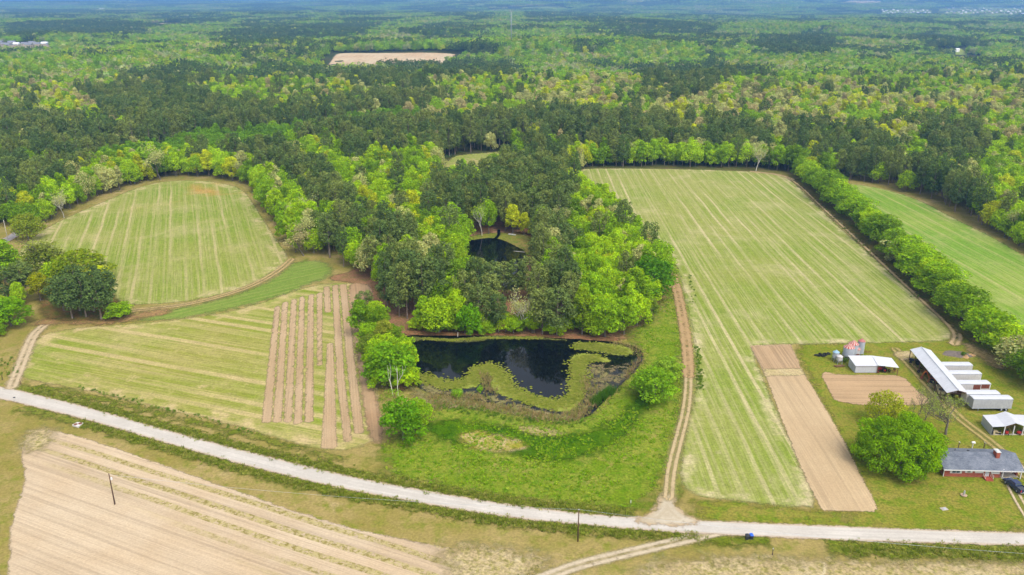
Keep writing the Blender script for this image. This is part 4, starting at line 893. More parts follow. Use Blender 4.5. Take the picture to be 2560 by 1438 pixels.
# ------------------------------------------------------------------ haze
hz = NT("haze_air"); pv = hz.n("VolumePrincipled")
pv.inputs['Color'].default_value = (.22, .50, .93, 1); pv.inputs['Density'].default_value = 1.3e-4; pv.inputs['Anisotropy'].default_value = .2
for nm in ('Density Attribute', 'Color Attribute', 'Temperature Attribute'):
    pv.inputs[nm].default_value = ""
hz.t.links.new(pv.outputs[0], hz.out.inputs['Volume']); hz.m.cycles.homogeneous_volume = True
def haze():
    x0, x1, y0, y1, z0, z1 = -14500, 14500, -350, 19300, -42, 150
    v = [(x, y, z) for z in (z0, z1) for x, y in ((x0, y0), (x1, y0), (x1, y1), (x0, y1))]
    f = [(3, 2, 1, 0), (4, 5, 6, 7), (0, 1, 5, 4), (1, 2, 6, 5), (2, 3, 7, 6), (3, 0, 4, 7)]
    tag(link("haze", mesh_np("haze", v, [(4, np.array(f))]), hz.m), kind='stuff')
haze()
# ------------------------------------------------------------------ built things
class MB:
    def __init__(s): s.v = []; s.f = []
    def poly(s, pts): n = len(s.v); s.v += [tuple(p) for p in pts]; s.f.append(tuple(range(n, n + len(pts)))); return s
    def box(s, x0, y0, z0, x1, y1, z1):
        n = len(s.v); s.v += [(x, y, z) for z in (z0, z1) for x, y in ((x0, y0), (x1, y0), (x1, y1), (x0, y1))]
        s.f += [tuple(n + i for i in q) for q in ((3, 2, 1, 0), (4, 5, 6, 7), (0, 1, 5, 4), (1, 2, 6, 5), (2, 3, 7, 6), (3, 0, 4, 7))]; return s
    def hexa(s, b, t):                                       # four bottom points, four top points
        n = len(s.v); s.v += [tuple(p) for p in b] + [tuple(p) for p in t]
        s.f += [tuple(n + i for i in q) for q in ((3, 2, 1, 0), (4, 5, 6, 7), (0, 1, 5, 4), (1, 2, 6, 5), (2, 3, 7, 6), (3, 0, 4, 7))]; return s
    def prism(s, prof, x0, x1, ax='x'):                       # profile (a, z) swept along an axis
        n = len(s.v); k = len(prof)
        for x in (x0, x1): s.v += [((x, a, z) if ax == 'x' else (a, x, z)) for a, z in prof]
        s.f.append(tuple(n + i for i in range(k))); s.f.append(tuple(n + k + i for i in reversed(range(k))))
        for i in range(k): j = (i + 1) % k; s.f.append((n + i, n + k + i, n + k + j, n + j))
        return s
    def bar(s, a, b, r, k=6, r2=None):
        v, f = tube([a, b], [r, r if r2 is None else r2], k); n = len(s.v); s.v += [tuple(p) for p in v]; s.f += [tuple(n + i for i in q) for q in f]
        s.f.append(tuple(n + i for i in reversed(range(k)))); s.f.append(tuple(n + k + i for i in range(k))); return s
    def path(s, pts, rad, k=6):
        v, f = tube(pts, rad, k); n = len(s.v); s.v += [tuple(p) for p in v]; s.f += [tuple(n + i for i in q) for q in f]; return s
    def lathe(s, prof, k=20, c=(0, 0), ax='z'):
        n = len(s.v)
        for r, z in prof:
            for i in range(k):
                q = 2 * math.pi * i / k; a, b = r * math.cos(q), r * math.sin(q)
                s.v.append((c[0] + a, c[1] + b, z) if ax == 'z' else (c[0] + z, c[1] + a, b + (c[2] if len(c) > 2 else 0)))
        for j in range(len(prof) - 1):
            for i in range(k): i2 = (i + 1) % k; s.f.append((n + j * k + i, n + j * k + i2, n + (j + 1) * k + i2, n + (j + 1) * k + i))
        return s
    def slab(s, pts, t):                                     # thin plate below a planar outline
        n = len(s.v); k = len(pts); s.v += [tuple(p) for p in pts] + [(p[0], p[1], p[2] - t) for p in pts]
        s.f.append(tuple(range(n, n + k))); s.f.append(tuple(n + k + i for i in reversed(range(k))))
        for i in range(k): j = (i + 1) % k; s.f.append((n + i, n + k + i, n + k + j, n + j))
        return s
    def build(s, name, mat, parent=None, smooth=False, bevel=0.0):
        me = bpy.data.meshes.new(name); me.from_pydata(s.v, [], s.f); me.update()
        import bmesh
        bm = bmesh.new(); bm.from_mesh(me); bmesh.ops.recalc_face_normals(bm, faces=bm.faces)
        if bevel: bmesh.ops.bevel(bm, geom=list(bm.edges), offset=bevel, segments=2, affect='EDGES', profile=.5, clamp_overlap=True)
        bm.to_mesh(me); bm.free()
        if smooth: me.polygons.foreach_set("use_smooth", [True] * len(me.polygons))
        return link(name, me, mat, parent)
def ocoord(n): return n.n("TexCoord").outputs['Object']
def paint(name, c, rough=.6, var=.18, rust=None, spec=.4, metal=0.0, scale=1.2, rust_at=(.60, .72)):
    n = NT(name); o = ocoord(n); g = n.noise(o, scale, 5, .65); h = n.noise(n.vec(2.0, 2.0, .25, src=o), scale * 1.5, 4, .7)
    col = n.mix(1.0, c, n.rng(n.math('ADD', n.math('MULTIPLY', g, .5), n.math('MULTIPLY', h, .5)), .3, .7, 1 - var, 1 + var * .5), 'MULTIPLY')
    if rust is not None: col = n.mix(n.rng(n.noise(n.vec(1.4, 1.4, .5, src=o), scale * .9, 5, .75), *rust_at), col, rust)
    return n.done(n.bsdf(col, rough, spec, None, metal))
def ribbed(name, c, rib=.5, axis=0, rust=None, var=.15, rough=.45, depth=.03, rust_at=(.58, .72)):
    n = NT(name); o = ocoord(n); w = n.n("TexWave"); w.bands_direction = 'XYZ'[axis]; n.put(w.inputs['Vector'], o); w.inputs['Scale'].default_value = 1 / rib * .5
    g = n.noise(o, .8, 5, .7); st = n.noise(n.vec(*((2.5, .25, 1) if axis == 0 else (.25, 2.5, 1)), src=o), 1.0, 3, .6)
    col = n.mix(1.0, c, n.rng(n.math('ADD', n.math('MULTIPLY', g, .5), n.math('MULTIPLY', st, .5)), .3, .7, 1 - var, 1.06), 'MULTIPLY')
    if rust is not None: col = n.mix(n.math('MULTIPLY', n.rng(n.noise(n.vec(1, 1, 1, src=o), .55, 6, .75), *rust_at), .8), col, rust)
    return n.done(n.bsdf(col, rough, .4, n.bump(w.outputs['Fac'], depth), .0))
def bricks(name):
    n = NT(name); b = n.n("TexBrick"); m = n.n("Mapping"); n.put(m.inputs['Vector'], ocoord(n)); m.inputs['Rotation'].default_value = (math.radians(90), 0, 0)
    n.put(b.inputs['Vector'], m.outputs[0]); b.inputs['Color1'].default_value = (*lin(192, 88, 62, .6), 1); b.inputs['Color2'].default_value = (*lin(168, 76, 56, .6), 1); b.inputs['Mortar'].default_value = (*lin(180, 140, 120, .6), 1)
    b.inputs['Scale'].default_value = 1; b.inputs['Brick Width'].default_value = .22; b.inputs['Row Height'].default_value = .075; b.inputs['Mortar Size'].default_value = .008
    g = n.noise(ocoord(n), .7, 4, .6)
    return n.done(n.bsdf(n.mix(1.0, b.outputs[0], n.rng(g, .3, .7, .82, 1.15), 'MULTIPLY'), .9, .2))
def shingle(name, c1, c2):
    n = NT(name); o = ocoord(n); v = n.vec(1.6, 5.0, 5.0, src=o); a = n.noise(v, 1.0, 4, .75); b = n.noise(o, .5, 4, .6); c = n.noise(n.vec(5, 14, 14, src=o), 1.0, 2)
    col = n.mix(n.rng(n.math('ADD', n.math('MULTIPLY', a, .6), n.math('MULTIPLY', b, .4)), .36, .62), c1, c2)
    return n.done(n.bsdf(n.mix(1.0, col, n.rng(c, .3, .7, .8, 1.15), 'MULTIPLY'), .9, .2, n.bump(a, .03)))
M_WHITE = paint("white_paint", lin(244, 242, 240, .62), .5, .1); M_BRICK = bricks("red_brick"); M_SHINGLE = shingle("grey_shingle", lin(104, 112, 126, .6), lin(146, 152, 164, .6))
M_GLASS = paint("window_glass", (.05, .07, .09), .08, .1, spec=.6); M_CONC = paint("concrete", lin(206, 196, 182, .6), .9, .2)
M_TIN = ribbed("tin_roof", lin(236, 238, 244, .66), .35, 0, lin(170, 128, 108, .5), .12, rust_at=(.62, .78)); M_TINY = ribbed("tin_wall", lin(208, 214, 218, .58), .35, 1, None, .16)
M_TINX = ribbed("tin_front", lin(222, 226, 232, .60), .35, 0, None, .16)
M_TRAIL = ribbed("trailer_side", lin(204, 206, 210, .6), .6, 0, None, .2, .4, .02); M_TRAILW = paint("trailer_white", lin(232, 228, 226, .6), .5, .22, lin(150, 110, 90, .5), rust_at=(.66, .8))
M_TRAILT = ribbed("trailer_roof", lin(234, 236, 242, .6), 1.2, 0, None, .1, .4, .015)
M_RUST = paint("rust", lin(146, 78, 52, .55), .9, .4); M_DARK = paint("dark_metal", (.03, .03, .035), .6, .3); M_TYRE = paint("tyre_rubber", (.014, .014, .015), .85, .3)
M_WOOD = paint("old_wood", lin(150, 112, 82, .5), .9, .35); M_POLE = paint("pole_wood", lin(118, 88, 66, .5), .9, .3); M_ORANGE = paint("orange_paint", lin(226, 124, 34, .6), .5, .25, (.05, .03, .02), rust_at=(.60, .7))
M_RED = paint("red_paint", lin(196, 52, 40, .55), .5, .2); M_BLUEP = paint("navy_paint", (.016, .026, .075), .22, .1, spec=.7); M_CREAM = paint("cream_paint", lin(224, 206, 160, .6), .5, .2)
M_GALV = ribbed("galvanised", lin(206, 212, 222, .58), .45, 2, None, .15, .4, .03); M_GALVW = paint("bin_white", lin(228, 224, 222, .6), .5, .15, lin(170, 96, 70, .5), rust_at=(.64, .76))
def striped_cap(name, c1, c2, k):
    n = NT(name); o = ocoord(n); x, y = n.sep(o, 0), n.sep(o, 1); a = n.math('ARCTAN2', y, x); u = n.math('FRACT', n.math('MULTIPLY', a, k / (2 * math.pi)))
    g = n.noise(o, 1.5, 4, .7); m = n.rng(n.math('ADD', u, n.math('MULTIPLY', n.math('SUBTRACT', g, .5), .5)), .42, .58)
    return n.done(n.bsdf(n.mix(m, c1, c2), .6, .3))
M_CAP = striped_cap("rusted_cap", lin(190, 66, 52, .6), lin(228, 200, 188, .6), 11); M_PINKCAP = paint("pink_cap", lin(206, 128, 122, .6), .6, .3, lin(170, 70, 56, .55)); M_BLUECAP = paint("blue_cap", lin(166, 204, 226, .6), .5, .25)

# ---- the brick house
hx, hy = P(2358, 1191)
H = thing("brick_house", "low red brick house with grey shingle roof, chimney and open carport", "house", (hx, hy, 0), -.045)
D = 8.2; ez, rz_ = 2.55, 4.15; XW, XC = 12.9, 17.4
w = MB(); w.box(0, 0, -.2, XW, D, ez); w.prism([(0, ez), (D, ez), (D / 2, rz_ - .12)], 0, .25)
wo_ = w.build("wall", M_BRICK, H)
mb = MB(); mb.box(XW, .2, -.05, XC - .05, D, .06); mb.build("carport_floor", M_CONC, H)
mb = MB(); mb.box(XC - .28, .9, .06, XC - .05, D, .85); mb.build("carport_wall", M_BRICK, H)
r = MB(); o_ = .55; yf = -.75
def slope(y): return rz_ - (rz_ - ez) * abs(y - D / 2) / (D / 2) + .06
r.slab([(-o_, yf, slope(yf)), (XC + .4, yf, slope(yf)), (XC + .4, D / 2, slope(D / 2)), (-o_, D / 2, slope(D / 2))], .12)
r.slab([(-o_, D / 2 + .004, slope(D / 2)), (XC + .4, D / 2 + .004, slope(D / 2)), (XC + .4, D + .7, slope(D + .7)), (-o_, D + .7, slope(D + .7))], .12)
roof = r.build("roof", M_SHINGLE, H)
cx, cyy = 13.0, 3.3
MB().box(cx - .42, cyy - .75, slope(cyy) - .5, cx + .42, cyy + .75, rz_ + .95).build("chimney", M_BRICK, roof)
MB().box(cx - .5, cyy - .83, rz_ + .953, cx + .5, cyy + .83, rz_ + 1.12).box(cx - .25, cyy - .5, rz_ + 1.123, cx + .25, cyy + .5, rz_ + 1.2).build("chimney_cap", M_WHITE, roof)
MB().bar((4.6, 5.6, slope(5.6) - .1), (4.6, 5.6, slope(5.6) + .5), .09, 8).build("vent_pipe", M_DARK, roof)
MB().box(7.4, 5.3, slope(5.5) - .1, 7.9, 5.7, slope(5.5) + .18).build("roof_vent", M_DARK, roof)
MB().box(-o_, yf - .06, slope(yf) - .26, XC + .4, yf - .003, slope(yf) + .01).box(-o_ - .06, yf, slope(yf) - .25, -o_ - .003, D + .7, slope(yf) - .05).build("fascia", M_WHITE, H)
for x0, x1, z0, n_ in ((1.35, 4.0, .95, 2), (4.75, 6.4, 1.15, 1), (7.0, 8.9, 1.15, 2), (10.6, 12.6, 1.0, 3)):
    fr = MB(); fr.box(x0, -.07, z0, x1, -.003, 2.3); f_ = fr.build("window", M_WHITE, H)
    for k in range(n_):
        a = x0 + .42 + (x1 - x0 - .84) * k / n_; b = x0 + .42 + (x1 - x0 - .84) * (k + 1) / n_
        MB().box(a + .05, -.09, z0 + .12, b - .05, -.072, 2.2).build("pane", M_GLASS if x0 < 7 else paint("curtained_glass", (.55, .56, .56), .3, .2), f_)
dr = MB().box(9.35, -.08, .35, 10.25, -.003, 2.4).build("door", M_WHITE, H)
MB().box(9.42, -.1, .42, 10.18, -.082, 2.3).build("storm_panel", paint("pale_door", lin(214, 220, 228, .6), .3, .1), dr); MB().box(10.08, -.15, 1.25, 10.15, -.103, 1.4).build("handle", M_DARK, dr)
MB().box(8.9, -1.25, 0, 10.75, -.005, .34).box(9.0, -1.65, 0, 10.65, -1.253, .17).build("porch_steps", M_BRICK, H)
for x in (8.95, 10.7):
    MB().bar((x, -1.2, .34), (x, -1.2, 1.25), .05).bar((x, -.1, .34), (x, -.1, 1.25), .05).bar((x, -1.2, 1.22), (x, -.1, 1.22), .05).bar((x, -.65, .34), (x, -.65, 1.2), .03).build("railing", M_WHITE, H)
for x, y in ((XW + .25, -.35), (XC - .2, -.45), (XC - .2, D - .3)): MB().box(x - .09, y - .09, 0, x + .09, y + .09, ez - .02).build("carport_post", M_WHITE, H)
MB().box(-.12, -.12, 0, -.003, .12, ez - .1).build("downpipe", M_WHITE, H)

# ---- pickup truck
def pickup(px, py, rz, label):
    x, y = P(px, py); t = thing("pickup_truck", label, "truck", (x, y, 0), rz)      # nose along +y
    L = 2.85; w_ = .98
    b = MB(); b.prism([(-L, .55), (-L, 1.12), (-L + 1.95, 1.14), (L - 1.45, 1.16), (L - .25, 1.02), (L, .85), (L, .5), (L - .5, .42), (-L + .4, .45)], -w_, w_)
    body = b.build("body", M_BLUEP, t, bevel=.05)
    MB().box(-.80, -L + .12, 1.125, .80, -L + 1.72, 1.16).build("bed_floor", paint("bed_liner", (.05, .055, .065), .7, .2), t)
    for sx in (-1, 1): MB().box(sx * .98 - .09 * (sx > 0), -L + .02, 1.1, sx * .98 + .09 * (sx < 0), -L + 1.9, 1.38).build("bed_side", M_BLUEP, t)
    MB().box(-.98, -L - .02, .7, .98, -L + .1, 1.38).build("tailgate", M_BLUEP, t)
    c = MB(); y0, y1 = -L + 1.9, L - 1.55
    c.hexa([(-.94, y0, 1.13), (.94, y0, 1.13), (.94, y1 + .35, 1.13), (-.94, y1 + .35, 1.13)], [(-.74, y0 + .22, 1.80), (.74, y0 + .22, 1.80), (.74, y1 - .55, 1.80), (-.74, y1 - .55, 1.80)])
    cab = c.build("cab", M_BLUEP, t, bevel=.04)
    MB().slab([(-.7, y0 + .04, 1.32), (.7, y0 + .04, 1.32), (.62, y0 + .165, 1.70), (-.62, y0 + .165, 1.70)], .02).build("rear_window", M_GLASS, cab)
    MB().slab([(-.78, y1 + .20, 1.30), (.78, y1 + .20, 1.30), (.68, y1 - .40, 1.74), (-.68, y1 - .40, 1.74)], .02).build("windscreen", M_GLASS, cab)
    for sx in (-1, 1):
        MB().hexa([(sx * .90, y0 + .25, 1.3), (sx * .91, y0 + .25, 1.3), (sx * .91, y1 - .02, 1.3), (sx * .90, y1 - .02, 1.3)], [(sx * .80, y0 + .33, 1.68), (sx * .81, y0 + .33, 1.68), (sx * .81, y1 - .42, 1.68), (sx * .80, y1 - .42, 1.68)]).build("side_window", M_GLASS, cab)
        MB().box(sx * .86 - .1, -L - .05, .88, sx * .86 + .1, -L - .022, 1.3).build("tail_light", paint("red_lens", (.5, .02, .02), .3, .1), t)
        MB().box(sx * .75 - .18, L - .06, .75, sx * .75 + .18, L + .02, .95).build("headlight", paint("clear_lens", (.7, .7, .72), .2, .1), t)
        for yy_ in (-L + 1.15, L - 1.0):
            wh = MB().lathe([(.2, -.12), (.36, -.12), (.4, -.07), (.4, .07), (.36, .12), (.2, .12)], 18, (sx * .86, yy_, .4), 'x').build("wheel", M_TYRE, t, True)
            MB().lathe([(.01, sx * .13), (.21, sx * .125)], 14, (sx * .86, yy_, .4), 'x').build("rim", M_GALV, wh)
    MB().box(-.95, -L - .14, .45, .95, -L - .023, .66).build("rear_bumper", paint("chrome", (.55, .56, .58), .2, .1, metal=.8), t)
    MB().box(-.26, -L - .05, .72, .26, -L - .024, .86).build("number_plate", M_WHITE, t)
    return t
pickup(2536, 1222, .13, "dark blue pickup truck parked at the brick house's carport")

# ---- semi trailers
def trailer(x0, x1, ynear, zt, side, top, label, wheels=True, holes=False):
    t = thing("semi_trailer", label, "trailer", (x0, ynear, 0), 0, "old semi trailers by the long shed"); L = x1 - x0; zb = 1.05
    MB().box(0, 0, zb, L, 2.5, zt).build("box_body", side, t)
    MB().prism([(-.03, zt + .004), (.6, zt + .09), (1.25, zt + .12), (1.9, zt + .09), (2.53, zt + .004)], -.03, L + .03).build("roof", top, t)
    MB().box(-.02, -.04, zb - .12, L + .02, 2.54, zb - .003).build("floor_rail", M_GALV, t)
    MB().box(-.02, -.045, zt - .16, L + .02, -.003, zt - .004).build("top_rail", M_GALV, t)
    MB().bar((1.9, .35, 0), (1.9, .35, zb - .1), .08).bar((1.9, 2.1, 0), (1.9, 2.1, zb - .1), .08).build("landing_leg", M_GALV, t)
    for xx in (L - 1.2, L - 2.5):
        for yy_ in (.3, 2.2):
            wh = MB().lathe([(.2, -.2), (.46, -.2), (.5, -.14), (.5, .14), (.46, .2), (.2, .2)], 16, (0, 0, 0), 'x').build("wheel", M_TYRE, t, True); wh.location = (xx, yy_, .5); wh.rotation_euler = (0, 0, math.pi / 2)
            MB().lathe([(.01, -.21), (.24, -.2)], 12, (0, 0, 0), 'x').build("rim", M_GALV, wh)
    if holes:
        MB().box(L * .52, -.03, 2.0, L * .72, -.008, zt - .3).build("rusted_opening", M_RUST, t); MB().box(L * .74, -.03, 2.3, L * .97, -.008, zt - .2).build("rusted_panel", M_RUST, t)
    return t
ZT = 3.75
for k, (pl, pr, py, lb) in enumerate([(2435.3, 2533.8, 998.3, "grey ribbed semi trailer standing nearest the house in front of the others"), (2418, 2502, 985.5, "white semi trailer with rounded roof directly behind the grey ribbed one"), (2388, 2478, 960, "white semi trailer with rusted open panels in its side, middle of the row"),
                                      (2364, 2455.3, 935, "white semi trailer with stained side, between the rusted one and the farthest one"), (2346, 2432.8, 914, "white semi trailer farthest from the house, blue-grey roof")]):
    x0, yn = P(pl, py, ZT); x1, _ = P(pr, py, ZT)
    trailer(x0, x1, yn, ZT, M_TRAIL if k == 0 else M_TRAILW, M_TRAILT, lb, holes=(k == 2))

# ---- the long open shed
EZ, RZ = 3.5, 4.9
FL, FR_, NL, NR = P(2275, 875, EZ), P(2327, 877, EZ), P(2367, 984, EZ), P(2420, 984, EZ); FM, NM = P(2302.6, 868.6, RZ), P(2396, 977.5, RZ)
S = thing("long_shed", "long open-sided farm shed with pale tin gable roof", "shed", (NL[0], NL[1], 0)); ox, oy = NL
q = lambda p, z: (p[0] - ox, p[1] - oy, z)
rf = MB(); rf.slab([q(NL, EZ), q(NM, RZ), q(FM, RZ), q(FL, EZ)], .06); rf.slab([q(NM, RZ + .002), q(NR, EZ), q(FR_, EZ), q(FM, RZ + .002)], .06)
rf_o = rf.build("roof", ribbed("long_roof", lin(236, 238, 244, .64), .6, 1, lin(178, 140, 120, .5), .14, rust_at=(.60, .76)), S)
MB().bar(q(NM, RZ + .05), q(FM, RZ + .05), .09).build("ridge_cap", M_GALV, rf_o)
mb = MB(); mb.bar(q(NL, EZ - .1), q(NM, RZ - .1), .07).bar(q(NR, EZ - .1), q(NM, RZ - .1), .07).bar(q(NL, EZ - .12), q(NR, EZ - .12), .07)
for f in (.25, .5, .75): a = q(NL, EZ - .12); b = q(NR, EZ - .12); p = [a[i] * (1 - f) + b[i] * f for i in range(3)]; mb.bar(p, (p[0], p[1], EZ - .1 + (RZ - EZ) * (1 - abs(2 * f - 1))), .05)
mb.build("gable_truss", M_WOOD, S)
for i in range(8):
    f = i / 7
    for a, b in ((NL, FL), (NR, FR_)):
        p = (a[0] * (1 - f) + b[0] * f - ox, a[1] * (1 - f) + b[1] * f - oy); dx = .25 if a is NL else -.25
        MB().box(p[0] + dx - .09, p[1] - .09, 0, p[0] + dx + .09, p[1] + .09, EZ - .05).build("post", M_WOOD, S)
a, b = q(NR, 0), q(FR_, 0)
MB().slab([(a[0] - .5, a[1] + .2, EZ - .1), (b[0] - .5, b[1], EZ - .1), (b[0] - .5, b[1], .4), (a[0] - .5, a[1] + .2, .4)], .05).build("back_wall", M_WOOD, S)

# ---- small machines parked about the sheds
def tractor(x, y, rz, body, label, s=1.0):
    t = thing("tractor", label, "tractor", (x, y, 0), rz); t.scale = (s, s, s)
    MB().box(-.35, .1, .75, .35, 2.0, 1.45).box(-.3, -.9, .6, .3, .1, 1.1).box(-.28, 2.003, .8, .28, 2.15, 1.35).build("bonnet", body, t, bevel=.05)
    MB().box(-.3, -.75, 1.103, .3, -.25, 1.3).box(-.3, -.85, 1.1, .3, -.753, 1.75).build("seat", M_DARK, t)
    MB().bar((0, .15, 1.4), (0, -.1, 1.8), .03).lathe([(.24, 1.8), (.24, 1.84), (.19, 1.84), (.19, 1.8)], 12, (0, -.1)).build("steering_wheel", M_DARK, t)
    MB().bar((.2, 1.4, 1.4), (.2, 1.4, 2.2), .05).build("exhaust", M_RUST, t)
    for sx in (-1, 1):
        for yy_, rr, ww in ((-.5, .78, .22), (1.6, .42, .13)):
            wh = MB().lathe([(rr * .5, -ww), (rr * .92, -ww), (rr, -ww * .6), (rr, ww * .6), (rr * .92, ww), (rr * .5, ww)], 18, (sx * .85, yy_, rr), 'x').build("wheel", M_TYRE, t, True)
            MB().lathe([(.01, sx * ww * .5), (rr * .52, sx * ww * .6)], 14, (sx * .85, yy_, rr), 'x').build("rim", body, wh)
        MB().box(sx * .55 - .15, -.95, 1.35, sx * .55 + .15, .1, 1.42).build("mudguard", body, t)
    return t
def wheelbarrow_implement(x, y, rz, label, mat, L=2.6, name="farm_implement", cat="implement"):
    t = thing(name, label, cat, (x, y, 0), rz)
    MB().bar((-L / 2, -.6, .7), (L / 2, -.6, .7), .06).bar((-L / 2, .6, .7), (L / 2, .6, .7), .06).bar((0, .6, .7), (0, 2.0, .5), .06).bar((-L / 2, -.6, .7), (-L / 2, .6, .7), .05).bar((L / 2, -.6, .7), (L / 2, .6, .7), .05).build("frame", mat, t)
    for k in range(5):
        u = -L / 2 + L * k / 4
        MB().path([(u, -.6, .7), (u, -.9, .45), (u, -.6, .05)], [.05, .05, .03]).build("tine", mat, t)
    for sx in (-1, 1): MB().lathe([(.15, -.08), (.42, -.08), (.42, .08), (.15, .08)], 14, (sx * (L / 2 + .15), .2, .42), 'x').build("wheel", M_TYRE, t)
    return t
x, y = P(2202, 931); tractor(x + .4, y + .7, math.radians(100), M_RED, "old red and blue tractor with big rear wheels under the lean-to roof")
x, y = P(2233, 931); wheelbarrow_implement(x, y + .6, .4, "rusty hay implement under the right end of the lean-to roof", M_RUST, 1.8)
x, y = P(2290, 909); tractor(x, y, math.radians(60), M_DARK, "dark tractor poking out under the far end of the long shed", .95)
x, y = P(2301, 929); wheelbarrow_implement(x, y, .9, "brown rusty rake lying at the open side of the long shed", M_RUST, 3.0)
x, y = P(2322, 938); wheelbarrow_implement(x + .6, y + .5, .2, "dark plough half under the long shed behind the orange digger", M_DARK, 2.2)
x, y = P(2345, 966); tractor(x + 1.2, y, math.radians(110), M_DARK, "dark tractor under the near half of the long shed", .9)
def digger(px, py, rz):
    x, y = P(px, py); t = thing("digger", "orange backhoe digger with folded arm beside the long shed", "digger", (x, y, 0), rz)
    MB().box(-.7, 0, .7, .7, 2.6, 1.5).box(-.55, 2.603, .75, .55, 3.3, 1.35).build("body", M_ORANGE, t, bevel=.05)
    MB().box(-.6, .2, 1.503, .6, .35, 2.4).box(-.65, .2, 2.403, .65, 1.5, 2.5).bar((.58, 1.45, 1.5), (.58, 1.45, 2.4), .05).bar((-.58, 1.45, 1.5), (-.58, 1.45, 2.4), .05).build("canopy", M_DARK, t)
    MB().path([(0, -.1, 1.0), (0, -.9, 2.5), (0, -1.2, 3.0)], [.2, .2, .15], 4).build("boom", M_ORANGE, t)
    MB().path([(0, -1.2, 3.0), (0, -1.9, 2.0), (0, -2.1, 1.2)], [.17, .15, .12], 4).build("dipper_arm", M_ORANGE, t)
    MB().prism([(-2.4, .35), (-1.8, .2), (-1.75, .9), (-2.1, 1.2), (-2.5, .9)], -.35, .35).build("bucket", M_RUST, t)
    for sx in (-1, 1):
        MB().bar((sx * .5, -.1, .9), (sx * 1.1, -.4, .1), .1).build("stabiliser", M_ORANGE, t)
        for yy_, rr in ((.7, .7), (2.7, .45)): MB().lathe([(rr * .4, -.18), (rr, -.14), (rr, .14), (rr * .4, .18)], 16, (sx * .85, yy_, rr), 'x').build("wheel", M_TYRE, t, True)
digger(2323, 955, math.radians(-125))
def old_truck(px, py, rz):
    x, y = P(px, py); t = thing("old_truck", "cream old truck with dark windscreen at the near corner of the long shed", "truck", (x, y, 0), rz)
    MB().prism([(-2.4, .5), (-2.4, 1.1), (.5, 1.15), (.6, 1.9), (1.5, 1.9), (1.8, 1.25), (2.5, 1.15), (2.6, .5)], -.9, .9).build("body", M_CREAM, t, bevel=.05)
    MB().slab([(-.75, 1.56, 1.86), (.75, 1.56, 1.86), (.78, 1.86, 1.30), (-.78, 1.86, 1.30)], .05).build("windscreen", M_GLASS, t)
    for sx in (-1, 1):
        MB().box(sx * .9 - .01, .75, 1.35, sx * .9 + .02, 1.45, 1.8).build("side_window", M_GLASS, t)
        for yy_ in (-1.5, 1.7): MB().lathe([(.15, -.1), (.38, -.1), (.38, .1), (.15, .1)], 14, (sx * .82, yy_, .38), 'x').build("wheel", M_TYRE, t)
old_truck(2350, 981, math.radians(160))

# ---- white shed and lean-to
SZ, BZ = 2.5, 3.1
A, B_ = P(2137, 932.8), P(2193.5, 933.2); x0, y0 = A; WS = B_[0] - A[0]; DS = 5.0
S2 = thing("white_shed", "white tin shed with closed walls in front of the grain bins", "shed", (x0, y0, 0))
w = MB(); w.hexa([(0, 0, 0), (WS, 0, 0), (WS, DS, 0), (0, DS, 0)], [(0, 0, SZ), (WS, 0, SZ), (WS, DS, BZ), (0, DS, BZ)]); w.build("wall", M_TINX, S2)
MB().slab([(-.3, -.3, SZ + .03), (WS + .25, -.3, SZ + .03), (WS + .25, DS + .4, BZ + .12), (-.3, DS + .4, BZ + .12)], .06).build("roof", M_TIN, S2)
MB().box(-.02, -.02, -.1, WS + .02, -.005, .12).build("sill_board", M_WOOD, S2); MB().box(-.03, 1.6, 0, -.004, 2.7, 2.0).build("side_door", M_TINY, S2)
S3 = thing("lean_to", "open lean-to with tilted pale tin roof on posts beside the white shed", "lean-to", (B_[0], B_[1], 0))
c = [P(2194.6, 913.5, 2.7), P(2248, 919.5, 2.7), P(2229, 895.2, 3.3), P(2180, 889.2, 3.3)]
q2 = lambda p, z: (p[0] - B_[0], p[1] - B_[1], z)
MB().slab([q2(c[0], 2.7), q2(c[1], 2.7), q2(c[2], 3.3), q2(c[3], 3.3)], .06).build("roof", M_TIN, S3)
for p, z in zip(c, (2.64, 2.64, 3.24, 3.24)):
    a = q2(p, z); m = [sum(q2(e, 0)[i] for e in c) / 4 for i in range(2)]; a = (a[0] * .94 + m[0] * .06, a[1] * .94 + m[1] * .06)
    MB().box(a[0] - .08, a[1] - .08, 0, a[0] + .08, a[1] + .08, z - .08).build("post", M_WOOD, S3)

# ---- grain bins
def grain_bin(px, py, r, legs, z0, z1, cap, wall, capm, label, hop=True):
    x, y = P(px, py); t = thing("grain_bin", label, "grain bin", (x, y, 0), 0, "grain bins behind the white shed")
    MB().lathe([(r, z0), (r, z1)], 28).build("drum", wall, t, True)
    MB().lathe([(r + .08, z1 - .05), (r * .5, z1 + cap * .55), (.12, z1 + cap), (.01, z1 + cap + .02)], 28).build("cap", capm, t)
    if hop: MB().lathe([(r - .004, z0), (.22, max(.4, z0 - r * 1.1)), (.2, max(.3, z0 - r * 1.1 - .15)), (.01, max(.3, z0 - r * 1.1 - .15))], 28).build("hopper", wall, t, True)
    for k in range(legs):
        a = 2 * math.pi * (k + .5) / legs; MB().bar((r * 1.02 * math.cos(a), r * 1.02 * math.sin(a), 0), (r * 1.02 * math.cos(a), r * 1.02 * math.sin(a), z0 + .6), .07).build("leg", M_GALV, t)
    return t
grain_bin(2118.4, 900, 1.62, 6, 1.7, 4.4, 1.0, M_GALV, M_CAP, "large galvanised grain bin with red and white striped cap on a hopper")
grain_bin(2129, 893, 1.5, 6, 1.5, 4.6, 1.1, M_GALV, M_CAP, "rust-red capped grain bin hidden behind the large striped one")
